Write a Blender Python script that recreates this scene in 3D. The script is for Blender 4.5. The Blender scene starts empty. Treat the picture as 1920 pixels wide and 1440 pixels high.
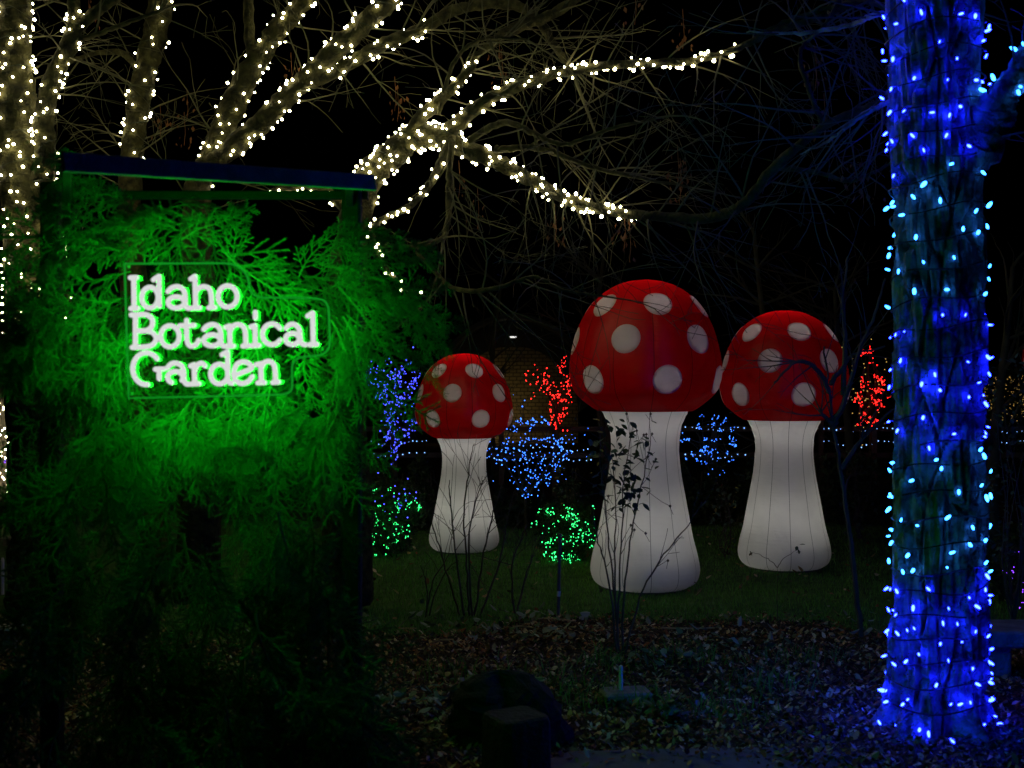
import bpy, math, random
import numpy as np
from mathutils import Vector, Matrix, Euler
random.seed(7)
R = math.radians
SC = bpy.context.scene
COL = SC.collection
F = 2133.0            # focal length in pixels of a 1920 px wide picture
CH = 1.6              # camera height

# ------------------------------------------------------------------ camera
cam_d = bpy.data.cameras.new('camera')
cam_d.sensor_width = 36.0
cam_d.lens = 36.0 * F / 1920.0
cam_d.clip_start = 0.05
cam_d.clip_end = 3000
cam_d.dof.use_dof = True
cam_d.dof.focus_distance = 8.8
cam_d.dof.aperture_fstop = 3.2
cam_o = bpy.data.objects.new('camera', cam_d)
cam_o.location = (0, 0, CH)
cam_o.rotation_euler = (R(90), 0, 0)
COL.objects.link(cam_o)
SC.camera = cam_o

# ------------------------------------------------------------------ night sky
w = bpy.data.worlds.new('World'); SC.world = w; w.use_nodes = True
nt = w.node_tree; nt.nodes.clear()
wo = nt.nodes.new('ShaderNodeOutputWorld'); bg = nt.nodes.new('ShaderNodeBackground')
sk = nt.nodes.new('ShaderNodeTexSky'); sk.sky_type = 'NISHITA'; sk.sun_disc = False
sk.sun_elevation = R(-9); sk.sun_rotation = R(200)
bg.inputs['Strength'].default_value = 0.05
nt.links.new(sk.outputs[0], bg.inputs[0]); nt.links.new(bg.outputs[0], wo.inputs[0])
vs = SC.view_settings
vs.view_transform = 'Standard'; vs.look = 'None'; vs.exposure = 0.0; vs.gamma = 1.0; vs.use_curve_mapping = False
SC.cycles.use_denoising = True
try: SC.cycles.use_light_tree = True
except Exception: pass
SC.cycles.sample_clamp_indirect = 3.0
SC.cycles.max_bounces = 6
SC.cycles.transparent_max_bounces = 12
SC.cycles.caustics_reflective = False
SC.cycles.caustics_refractive = False

# ------------------------------------------------------------------ helpers
def at(x, y, d):
    """picture position at a distance -> place in the garden"""
    return Vector(((x - 960) / F * d, d, CH - (y - 720) / F * d))
def gd(y):            # distance of a ground point seen at row y
    return F * CH / (y - 720)

MATS = {}
def mat(name, col, rough=0.7, var=0.0, scale=8.0, bump=0.0, bscale=40.0, island=0.0, col2=None, translucent=0.0, spec=0.3):
    if name in MATS: return MATS[name]
    m = bpy.data.materials.new(name); m.use_nodes = True; MATS[name] = m
    t = m.node_tree; b = t.nodes['Principled BSDF']
    b.inputs['Base Color'].default_value = (*col, 1); b.inputs['Roughness'].default_value = rough
    b.inputs['Specular IOR Level'].default_value = spec
    src = None
    if var > 0 or col2:
        tc = t.nodes.new('ShaderNodeTexCoord'); n = t.nodes.new('ShaderNodeTexNoise')
        n.inputs['Scale'].default_value = scale; n.inputs['Detail'].default_value = 5
        t.links.new(tc.outputs['Object'], n.inputs['Vector'])
        cr = t.nodes.new('ShaderNodeValToRGB')
        c2 = col2 or tuple(c * (1 + var) for c in col)
        c1 = col if col2 else tuple(c * (1 - var) for c in col)
        cr.color_ramp.elements[0].position = 0.32; cr.color_ramp.elements[1].position = 0.68
        cr.color_ramp.elements[0].color = (*c1, 1); cr.color_ramp.elements[1].color = (*c2, 1)
        t.links.new(n.outputs['Fac'], cr.inputs['Fac']); src = cr.outputs[0]
    if island > 0:
        g = t.nodes.new('ShaderNodeNewGeometry'); mp = t.nodes.new('ShaderNodeMapRange')
        mp.inputs[3].default_value = 1 - island; mp.inputs[4].default_value = 1 + island
        t.links.new(g.outputs['Random Per Island'], mp.inputs[0])
        mx = t.nodes.new('ShaderNodeMix'); mx.data_type = 'RGBA'; mx.blend_type = 'MULTIPLY'; mx.inputs[0].default_value = 1
        if src: t.links.new(src, mx.inputs[6])
        else: mx.inputs[6].default_value = (*col, 1)
        t.links.new(mp.outputs[0], mx.inputs[7]); src = mx.outputs[2]
    if src: t.links.new(src, b.inputs['Base Color'])
    if bump > 0:
        tc = t.nodes.new('ShaderNodeTexCoord'); n = t.nodes.new('ShaderNodeTexNoise')
        n.inputs['Scale'].default_value = bscale; n.inputs['Detail'].default_value = 6
        t.links.new(tc.outputs['Object'], n.inputs['Vector'])
        bp = t.nodes.new('ShaderNodeBump'); bp.inputs['Strength'].default_value = bump; bp.inputs['Distance'].default_value = 0.02
        t.links.new(n.outputs['Fac'], bp.inputs['Height']); t.links.new(bp.outputs[0], b.inputs['Normal'])
    if translucent > 0:
        tr = t.nodes.new('ShaderNodeBsdfTranslucent'); ms = t.nodes.new('ShaderNodeMixShader')
        ms.inputs[0].default_value = translucent
        if src: t.links.new(src, tr.inputs[0])
        else: tr.inputs[0].default_value = (*col, 1)
        out = t.nodes['Material Output']
        t.links.new(b.outputs[0], ms.inputs[1]); t.links.new(tr.outputs[0], ms.inputs[2]); t.links.new(ms.outputs[0], out.inputs[0])
    return m

def emit(name, col, strength):
    if name in MATS: return MATS[name]
    m = bpy.data.materials.new(name); m.use_nodes = True; MATS[name] = m
    t = m.node_tree; t.nodes.remove(t.nodes['Principled BSDF'])
    e = t.nodes.new('ShaderNodeEmission'); e.inputs[0].default_value = (*col, 1); e.inputs[1].default_value = strength
    t.links.new(e.outputs[0], t.nodes['Material Output'].inputs[0])
    return m

def tag(o, label=None, cat=None, group=None, kind=None):
    if label: o['label'] = label
    if cat: o['category'] = cat
    if group: o['group'] = group
    if kind: o['kind'] = kind
    return o
def thing(name, label, cat, loc=(0, 0, 0), group=None):
    o = bpy.data.objects.new(name, None); o.location = loc; o.empty_display_size = 0.1
    COL.objects.link(o); return tag(o, label, cat, group)
def link_mesh(name, me, parent=None, loc=(0, 0, 0), rot=None, scale=None):
    o = bpy.data.objects.new(name, me); COL.objects.link(o)
    if parent: o.parent = parent
    o.location = loc
    if rot: o.rotation_euler = rot
    if scale: o.scale = scale
    return o

class MB:
    """collects shapes, builds ONE mesh object"""
    def __init__(s): s.v = []; s.f = []; s.mi = []
    def add(s, vs, fs, mi=0):
        n = len(s.v); s.v.extend([tuple(p) for p in vs]); s.f.extend([tuple(i + n for i in f) for f in fs]); s.mi.extend([mi] * len(fs))
    def tube(s, pts, rad, sides=6, cap=True, mi=0):
        pts = [Vector(p) for p in pts]; n = len(pts)
        if n < 2: return
        if not hasattr(rad, '__len__'): rad = [rad] * n
        vs = []; fs = []
        t0 = (pts[1] - pts[0]).normalized()
        up = Vector((0, 0, 1)) if abs(t0.z) < 0.9 else Vector((1, 0, 0))
        u = t0.cross(up).normalized()
        for i in range(n):
            a = pts[max(i - 1, 0)]; b = pts[min(i + 1, n - 1)]
            t = (b - a); t = t.normalized() if t.length > 1e-9 else t0
            u = (u - t * u.dot(t)); u = u.normalized() if u.length > 1e-6 else t.orthogonal().normalized()
            v = t.cross(u)
            for k in range(sides):
                an = 2 * math.pi * k / sides
                vs.append(pts[i] + (u * math.cos(an) + v * math.sin(an)) * rad[i])
        for i in range(n - 1):
            for k in range(sides):
                k2 = (k + 1) % sides
                fs.append((i * sides + k, i * sides + k2, (i + 1) * sides + k2, (i + 1) * sides + k))
        if cap:
            fs.append(tuple(reversed(range(sides)))); fs.append(tuple((n - 1) * sides + k for k in range(sides)))
        s.add(vs, fs, mi)
    def box(s, c, size, rz=0.0, mi=0, bev=0.0):
        hx, hy, hz = size[0] / 2, size[1] / 2, size[2] / 2
        vs = []; m = Matrix.Rotation(rz, 3, 'Z'); c = Vector(c)
        if bev <= 0:
            for z in (-hz, hz):
                for x, y in ((-hx, -hy), (hx, -hy), (hx, hy), (-hx, hy)): vs.append(c + m @ Vector((x, y, z)))
            s.add(vs, [(3, 2, 1, 0), (4, 5, 6, 7), (0, 1, 5, 4), (1, 2, 6, 5), (2, 3, 7, 6), (3, 0, 4, 7)], mi)
        else:
            b = bev
            for z, i in ((-hz, b), (-hz + b, 0), (hz - b, 0), (hz, b)):
                for x, y in ((-hx + i, -hy + i + b), (-hx + i + b, -hy + i), (hx - i - b, -hy + i), (hx - i, -hy + i + b), (hx - i, hy - i - b), (hx - i - b, hy - i), (-hx + i + b, hy - i), (-hx + i, hy - i - b)):
                    vs.append(c + m @ Vector((x, y, z)))
            fs = [tuple(reversed(range(8))), tuple(range(24, 32))]
            for r in range(3):
                for k in range(8): fs.append((r * 8 + k, r * 8 + (k + 1) % 8, r * 8 + 8 + (k + 1) % 8, r * 8 + 8 + k))
            s.add(vs, fs, mi)
    def octa(s, c, r, l=None, mi=0):
        c = Vector(c); l = l or r
        vs = [c + Vector(d) for d in ((r, 0, 0), (0, r, 0), (-r, 0, 0), (0, -r, 0), (0, 0, l), (0, 0, -l))]
        s.add(vs, [(0, 1, 4), (1, 2, 4), (2, 3, 4), (3, 0, 4), (1, 0, 5), (2, 1, 5), (3, 2, 5), (0, 3, 5)], mi)
    def mesh(s, name, mats, smooth=False):
        me = bpy.data.meshes.new(name); me.from_pydata(s.v, [], s.f)
        for m in (mats if isinstance(mats, (list, tuple)) else [mats]): me.materials.append(m)
        if any(s.mi): me.polygons.foreach_set('material_index', s.mi)
        if smooth: me.polygons.foreach_set('use_smooth', [True] * len(s.f))
        me.update(); return me
    def build(s, name, mats, parent=None, smooth=False):
        if parent is not None:
            o = parent; off = Vector((0, 0, 0))
            while o is not None: off += Vector(o.location); o = o.parent
            s.v = [(x - off.x, y - off.y, z - off.z) for x, y, z in s.v]
        return link_mesh(name, s.mesh(name, mats, smooth), parent)

def wloc(o):
    off = Vector((0, 0, 0))
    while o is not None: off += Vector(o.location); o = o.parent
    return off
def rnd(a, b): return random.uniform(a, b)
def rvec(s=1.0): return Vector((random.gauss(0, s), random.gauss(0, s), random.gauss(0, s)))
def catmull(P, W=None, n=6):
    """smooth curve through points (and widths)"""
    P = [Vector(p) for p in P]; out = []; ws = []
    for i in range(len(P) - 1):
        a = P[max(i - 1, 0)]; b = P[i]; c = P[i + 1]; d = P[min(i + 2, len(P) - 1)]
        for k in range(n):
            t = k / n
            out.append(0.5 * ((2 * b) + (c - a) * t + (2 * a - 5 * b + 4 * c - d) * t * t + (3 * b - a - 3 * c + d) * t ** 3))
            if W: ws.append(W[i] * (1 - t) + W[i + 1] * t)
    out.append(P[-1])
    if W: ws.append(W[-1])
    return (out, ws) if W else out

# ------------------------------------------------------------------ materials
BARK_W = mat('bark_pale', (0.036, 0.032, 0.010), 0.9, 0.8, 16, 1.0, 38)
BARK_T = mat('bark_twig', (0.078, 0.072, 0.040), 0.9, 0.3, 6)
BARK_B = mat('bark_furrowed', (0.20, 0.195, 0.19), 0.85, 0.8, 13, 1.0, 45)
BARK_D = mat('bark_dark', (0.09, 0.075, 0.06), 0.9, 0.3, 6)
WIRE = mat('wire_green', (0.01, 0.02, 0.012), 0.5)
NEEDLE = mat('needle', (0.055, 0.17, 0.06), 0.6, 0, 1, 0, 1, 0.45, translucent=0.25)
STEMM = mat('bough_stem', (0.10, 0.08, 0.05), 0.9)
WOOD = mat('painted_timber', (0.16, 0.16, 0.17), 0.7, 0.3, 20, 0.3, 60)
LEAF_G = mat('rose_leaf', (0.035, 0.065, 0.03), 0.5, 0, 1, 0, 1, 0.3, translucent=0.2)
LEAF_S = mat('shrub_leaf', (0.07, 0.13, 0.08), 0.45, 0, 1, 0, 1, 0.35, translucent=0.2)
LEAF_H = mat('hedge_leaf', (0.035, 0.06, 0.02), 0.6, 0, 1, 0, 1, 0.45, translucent=0.15)
LEAF_Y = mat('yellow_leaf', (0.30, 0.24, 0.05), 0.6, 0, 1, 0, 1, 0.3)
LEAF_B = mat('dead_leaf', (0.12, 0.045, 0.016), 0.7, 0, 1, 0, 1, 0.4, translucent=0.25)
SOIL = mat('soil', (0.035, 0.024, 0.014), 0.95, 0.4, 5, 0.8, 30)
STONE = mat('stone', (0.20, 0.19, 0.175), 0.85, 0.3, 12, 0.7, 35)
ROCK = mat('dark_rock', (0.014, 0.014, 0.014), 0.9, 0.4, 8, 0.9, 22)
PAVE = mat('pavement', (0.13, 0.135, 0.14), 0.85, 0.12, 25, 0.3, 120)
METAL = mat('stake_metal', (0.12, 0.12, 0.13), 0.5)
WHITEP = mat('white_paint', (0.72, 0.72, 0.72), 0.5, 0.05, 30)

# ------------------------------------------------------------------ ground
g = MB()
N = 60
xs = np.concatenate([[-900, -200, -60, -20], np.linspace(-9, 9, N), [20, 60, 200, 900]])
ys = np.concatenate([[-200, -40, -8], np.linspace(0.5, 17, N), [25, 60, 200, 1500]])
def gz(x, y):
    if abs(x) > 9 or y < 0.5 or y > 17: return 0.0
    return 0.018 * math.sin(x * 1.7 + 1.1) * math.cos(y * 1.9) + 0.01 * math.sin(x * 5.1 + y * 4.3)
for y in ys:
    for x in xs: g.v.append((float(x), float(y), gz(x, y)))
nx = len(xs)
for j in range(len(ys) - 1):
    for i in range(nx - 1):
        g.f.append((j * nx + i, j * nx + i + 1, (j + 1) * nx + i + 1, (j + 1) * nx + i)); g.mi.append(0)
tag(g.build('ground', SOIL, smooth=True), kind='structure')

def lawn_edge(x):     # near edge of the lawn
    return 7.45 + 0.35 * math.sin(x * 1.3 + 0.4) + 0.15 * math.sin(x * 4.1)
TURF = mat('turf_soil', (0.055, 0.13, 0.03), 0.95, 0.4, 9, 0.6, 60)
lm = MB()
for j in range(41):
    for i in range(61):
        x = -7 + 15 * i / 60; y0 = lawn_edge(x); y = y0 + (13.2 - y0) * (j / 40) ** 1.2
        lm.v.append((x, y, gz(x, y) + 0.006))
for j in range(40):
    for i in range(60):
        lm.f.append((j * 61 + i, j * 61 + i + 1, (j + 1) * 61 + i + 1, (j + 1) * 61 + i)); lm.mi.append(0)
tag(lm.build('lawn', TURF, smooth=True), kind='structure')

def blades(n, fx, hmin, hmax, wid, name, m, label, cat):
    rng = np.random.default_rng(hash(name) % 1000 if False else len(name))
    V = np.zeros((n, 5, 3)); k = 0
    pts = fx(rng, n)
    n = len(pts); V = np.zeros((n, 5, 3))
    a = rng.uniform(0, 2 * np.pi, n); h = rng.uniform(hmin, hmax, n); wv = wid * rng.uniform(0.6, 1.3, n)
    dx = np.cos(a); dy = np.sin(a); lx = rng.normal(0, 0.45, n) * h; ly = rng.normal(0, 0.45, n) * h
    V[:, 0] = pts - np.stack([dx * wv, dy * wv, 0 * dx], 1); V[:, 1] = pts + np.stack([dx * wv, dy * wv, 0 * dx], 1)
    mid = pts + np.stack([lx * 0.35, ly * 0.35, h * 0.6], 1)
    V[:, 2] = mid + np.stack([dx * wv * .7, dy * wv * .7, 0 * dx], 1); V[:, 3] = mid - np.stack([dx * wv * .7, dy * wv * .7, 0 * dx], 1)
    V[:, 4] = pts + np.stack([lx, ly, h], 1)
    idx = np.arange(n)[:, None] * 5
    q = (idx + np.array([0, 1, 2, 3])).tolist(); t = (idx + np.array([3, 2, 4])).tolist()
    me = bpy.data.meshes.new(name); me.from_pydata(V.reshape(-1, 3).tolist(), [], q + t); me.materials.append(m); me.update()
    o = link_mesh(name, me); tag(o, label, cat, kind='stuff'); return o
def gzv(P):
    return np.array([gz(p[0], p[1]) for p in P])
def lawn_pts(rng, n):
    x = rng.uniform(-3.4, 4.8, n); u = rng.uniform(0, 1, n) ** 1.3
    y0 = np.array([lawn_edge(a) for a in x]) - 0.08 + rng.normal(0, 0.07, n); y = y0 + u * (12.6 - y0)
    P = np.stack([x, y, 0 * x], 1); P[:, 2] = gzv(P) + 0.004; return P
GRASS = mat('grass_blade', (0.13, 0.33, 0.05), 0.6, 0, 1, 0, 1, 0.5, translucent=0.25)
blades(70000, lawn_pts, 0.02, 0.055, 0.0022, 'grass', GRASS, 'short green lawn grass around the inflatable mushrooms', 'grass')
def tuft_pts(rng, n):
    c = []
    for cx, cy in ((0.35, 5.75), (0.7, 5.6), (0.05, 6.0), (1.05, 6.5), (1.3, 5.9), (0.5, 6.4), (-0.4, 6.2), (1.7, 6.6), (0.95, 5.5)):
        p = rng.normal(0, 0.13, (n // 9, 2)) + (cx, cy); c.append(p)
    p = np.concatenate(c); P = np.concatenate([p, np.zeros((len(p), 1))], 1); P[:, 2] = gzv(P); return P
blades(1100, tuft_pts, 0.04, 0.13, 0.0028, 'grass', GRASS, 'loose green grass tufts growing through the leaf litter', 'grass')

def litter(n, fx, smin, smax, name, cols, label, cat, lift=0.02):
    rng = np.random.default_rng(31 + n % 97)
    P = fx(rng, n); n = len(P)
    s = rng.uniform(smin, smax, n); yaw = rng.uniform(0, 2 * np.pi, n); wd = rng.uniform(0.35, 0.65, n) * s
    tx = rng.normal(0, 0.5, n); ty = rng.normal(0, 0.5, n); curl = rng.uniform(-0.5, 0.9, n)
    loc = np.array([(-1, 0, 0), (-.35, -.5, 0), (.35, -.45, 0), (1, 0, 0), (.35, .45, 0), (-.35, .5, 0)])
    V = np.zeros((n, 6, 3))
    for k in range(6):
        lx = loc[k, 0] * s / 2; ly = loc[k, 1] * wd; lz = curl * (loc[k, 0] ** 2 * s * .4 + abs(loc[k, 1]) * wd * .5)
        z = lz + lx * np.sin(tx) + ly * np.sin(ty)
        V[:, k, 0] = P[:, 0] + lx * np.cos(yaw) - ly * np.sin(yaw)
        V[:, k, 1] = P[:, 1] + lx * np.sin(yaw) + ly * np.cos(yaw); V[:, k, 2] = P[:, 2] + z
    mn = V[:, :, 2].min(1); V[:, :, 2] += (P[:, 2] - mn)[:, None] + rng.uniform(0, lift, n)[:, None] + 0.002
    idx = np.arange(n)[:, None] * 6
    fs = (idx + np.array([0, 1, 2, 3])).tolist() + (idx + np.array([0, 3, 4, 5])).tolist()
    me = bpy.data.meshes.new(name); me.from_pydata(V.reshape(-1, 3).tolist(), [], fs)
    for m in cols: me.materials.append(m)
    mi = rng.integers(0, len(cols), n); me.polygons.foreach_set('material_index', np.concatenate([mi, mi]).astype(np.int32)); me.update()
    o = link_mesh(name, me); tag(o, label, cat, kind='stuff'); return o
LT = [mat('litter_tan', (0.42, 0.27, 0.10), 0.7, 0, 1, 0, 1, 0.5), mat('litter_brown', (0.20, 0.10, 0.04), 0.7, 0, 1, 0, 1, 0.5),
      mat('litter_rust', (0.24, 0.08, 0.025), 0.7, 0, 1, 0, 1, 0.5), mat('litter_olive', (0.20, 0.20, 0.08), 0.7, 0, 1, 0, 1, 0.5),
      mat('litter_pale', (0.55, 0.44, 0.25), 0.7, 0, 1, 0, 1, 0.4), mat('litter_dark', (0.035, 0.024, 0.015), 0.8, 0, 1, 0, 1, 0.5),
      mat('litter_dark_two', (0.05, 0.032, 0.02), 0.8, 0, 1, 0, 1, 0.5)]
def litter_pts(rng, n):
    y = 4.0 + 4.0 * rng.uniform(0, 1, n) ** 1.2; x = rng.uniform(-0.55, 0.52, n) * y * 0.92
    e = np.array([lawn_edge(a) for a in x]); k = y < e + rng.normal(0, 0.15, n)
    P = np.stack([x, y, 0 * x], 1)[k]; P[:, 2] = gzv(P); return P
litter(60000, litter_pts, 0.012, 0.042, 'leaf_litter', LT, 'brown and tan fallen leaves covering the bed', 'leaf litter')
def lawnleaf_pts(rng, n):
    x = rng.uniform(-2.5, 4, n); y = rng.uniform(7.4, 11.5, n); P = np.stack([x, y, 0 * x], 1); P[:, 2] = gzv(P) + 0.035; return P
litter(260, lawnleaf_pts, 0.03, 0.06, 'leaf_litter', LT[:5], 'scattered fallen leaves lying on the lawn', 'leaf litter')
def weed_pts(rng, n):
    c = []
    for cx, cy, s in ((-0.35, 7.3, .35), (-1.2, 7.3, .3), (0.3, 7.3, .4), (-0.25, 5.7, .16), (-0.05, 5.85, .12), (0.25, 7.0, .2), (1.3, 6.9, .25), (0.85, 6.4, .12), (-0.55, 5.5, .1), (0.75, 5.4, .07), (2.2, 7.2, .4)):
        c.append(rng.normal(0, s, (n // 11, 2)) * (1, .6) + (cx, cy))
    p = np.concatenate(c); P = np.concatenate([p, np.zeros((len(p), 1))], 1); P[:, 2] = gzv(P) + rng.uniform(0, .05, len(p)); return P
WD = [mat('weed_leaf', (0.09, 0.15, 0.06), 0.5, 0, 1, 0, 1, 0.4), mat('weed_leaf_pale', (0.20, 0.26, 0.18), 0.5, 0, 1, 0, 1, 0.3)]
litter(550, weed_pts, 0.03, 0.07, 'ground_cover', WD, 'low green leafy weeds along the lawn edge', 'ground cover', 0.05)

# path at the bottom of the picture
p = MB(); top = []
for i in range(25):
    t = i / 24; px = 1010 + 660 * t
    yy = 1424 - 10 * math.sin(min(t, .8) / .8 * math.pi * .55) + 60 * max(0, t - 0.78) ** 1.3 * 5 + 30 * max(0, .08 - t) * 10
    d = gd(yy); top.append(((px - 960) / F * d, d))
vs = [(x, y, 0.03) for x, y in top] + [(x, -3.0, 0.03) for x, y in top]
n = len(top)
p.add(vs, [(i, n + i, n + i + 1, i + 1) for i in range(n - 1)])
p.add([(x, y, 0.03) for x, y in top] + [(x, y + 0.01, -0.03) for x, y in top], [(i, i + 1, n + i + 1, n + i) for i in range(n - 1)])
tag(p.build('path', PAVE), kind='structure')

def pathleaf_pts(rng, n):
    x = rng.uniform(.15, 1.6, n); y = 4.86 - np.abs(rng.normal(0, .09, n)); P = np.stack([x, y, 0 * x], 1); P[:, 2] = .032; return P
litter(170, pathleaf_pts, 0.015, 0.045, 'leaf_litter', LT, 'few fallen leaves strewn over the edge of the path', 'leaf litter')

# ------------------------------------------------------------------ inflatable mushrooms
def fabric(name, col, tr, var=0.06):
    m = bpy.data.materials.new(name); m.use_nodes = True; MATS[name] = m
    t = m.node_tree; t.nodes.remove(t.nodes['Principled BSDF'])
    d = t.nodes.new('ShaderNodeBsdfDiffuse'); x = t.nodes.new('ShaderNodeBsdfTranslucent'); s = t.nodes.new('ShaderNodeMixShader')
    gl = t.nodes.new('ShaderNodeBsdfGlossy'); gl.inputs['Roughness'].default_value = 0.4
    s2 = t.nodes.new('ShaderNodeMixShader'); s2.inputs[0].default_value = 0.025
    tc = t.nodes.new('ShaderNodeTexCoord'); n = t.nodes.new('ShaderNodeTexNoise'); n.inputs['Scale'].default_value = 3.5; n.inputs['Detail'].default_value = 6
    cr = t.nodes.new('ShaderNodeValToRGB'); cr.color_ramp.elements[0].color = (*[c * (1 - var) for c in col], 1); cr.color_ramp.elements[1].color = (*[min(1, c * (1 + var)) for c in col], 1)
    cr.color_ramp.elements[0].position = .35; cr.color_ramp.elements[1].position = .65
    t.links.new(tc.outputs['Object'], n.inputs['Vector']); t.links.new(n.outputs['Fac'], cr.inputs[0])
    t.links.new(cr.outputs[0], d.inputs[0]); t.links.new(cr.outputs[0], x.inputs[0])
    # fine horizontal puckers of the sewn cloth
    mp = t.nodes.new('ShaderNodeMapping'); mp.inputs['Scale'].default_value = (6, 6, 60)
    n2 = t.nodes.new('ShaderNodeTexNoise'); n2.inputs['Scale'].default_value = 1.0; n2.inputs['Detail'].default_value = 3
    t.links.new(tc.outputs['Object'], mp.inputs[0]); t.links.new(mp.outputs[0], n2.inputs['Vector'])
    bp = t.nodes.new('ShaderNodeBump'); bp.inputs['Strength'].default_value = 0.35; bp.inputs['Distance'].default_value = 0.012
    n3 = t.nodes.new('ShaderNodeTexNoise'); n3.inputs['Scale'].default_value = 2.6; n3.inputs['Detail'].default_value = 4; n3.inputs['Distortion'].default_value = 1.2
    t.links.new(tc.outputs['Object'], n3.inputs['Vector']); b3 = t.nodes.new('ShaderNodeBump'); b3.inputs['Strength'].default_value = .5; b3.inputs['Distance'].default_value = .05
    t.links.new(n3.outputs['Fac'], b3.inputs['Height']); t.links.new(b3.outputs[0], bp.inputs['Normal'])
    t.links.new(n2.outputs['Fac'], bp.inputs['Height']); t.links.new(bp.outputs[0], d.inputs['Normal']); t.links.new(bp.outputs[0], x.inputs['Normal'])
    s.inputs[0].default_value = tr
    t.links.new(d.outputs[0], s.inputs[1]); t.links.new(x.outputs[0], s.inputs[2])
    t.links.new(s.outputs[0], s2.inputs[1]); t.links.new(gl.outputs[0], s2.inputs[2])
    t.links.new(s2.outputs[0], t.nodes['Material Output'].inputs[0]); return m
FRED = fabric('red_fabric', (0.62, 0.002, 0.005), 0.5)
FWHT = fabric('white_fabric', (0.80, 0.79, 0.76), 0.5)
FSPOT = fabric('spot_fabric', (0.90, 0.885, 0.87), 0.68)
SEAM_R = mat('seam_red', (0.10, 0.004, 0.004), 0.8)
SEAM_W = mat('seam_grey', (0.11, 0.11, 0.10), 0.8)
LAMP_IN = emit('inner_lamp', (1.0, 0.975, 0.885), 9.0)
LAMP_CAP = emit('cap_lamp', (1.0, 0.97, 0.92), 12.0)
LAMP_TOP = emit('top_lamp', (1.0, 0.97, 0.94), 60.0)
# profile in units of full height (r, z)
CAPP = [(0.0, 1.0), (.035, .998), (.07, .991), (.105, .977), (.14, .955), (.172, .925), (.2, .885), (.222, .84), (.237, .79), (.247, .74), (.249, .70), (.243, .665), (.23, .632), (.203, .605), (.174, .583), (.155, .572)]
STMP = [(.143, .574), (.133, .555), (.122, .53), (.114, .50), (.111, .465), (.113, .42), (.12, .36), (.131, .30), (.144, .23), (.157, .16), (.170, .11), (.178, .07), (.178, .045), (.170, .022), (.155, .008), (.138, .0)]
def pr(prof, z):
    for (r0, z0), (r1, z1) in zip(prof[:-1], prof[1:]):
        if (z - z0) * (z - z1) <= 0 and z0 != z1: return r0 + (r1 - r0) * (z - z0) / (z1 - z0)
    return 0.0
def fine(prof, n=3):
    c = catmull([(r, 0, z) for r, z in prof], None, n); return [(max(0.0, p.x), p.z) for p in c]
CAPF = fine(CAPP, 6); STMF = fine(STMP)
def gore(a, ng, depth):    # fabric bulges between seams
    u = (a * ng / (2 * math.pi)) % 1.0
    return 1 - depth * (1 - math.sin(math.pi * u) ** 0.6)
NG = 12; NS = 12
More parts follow.
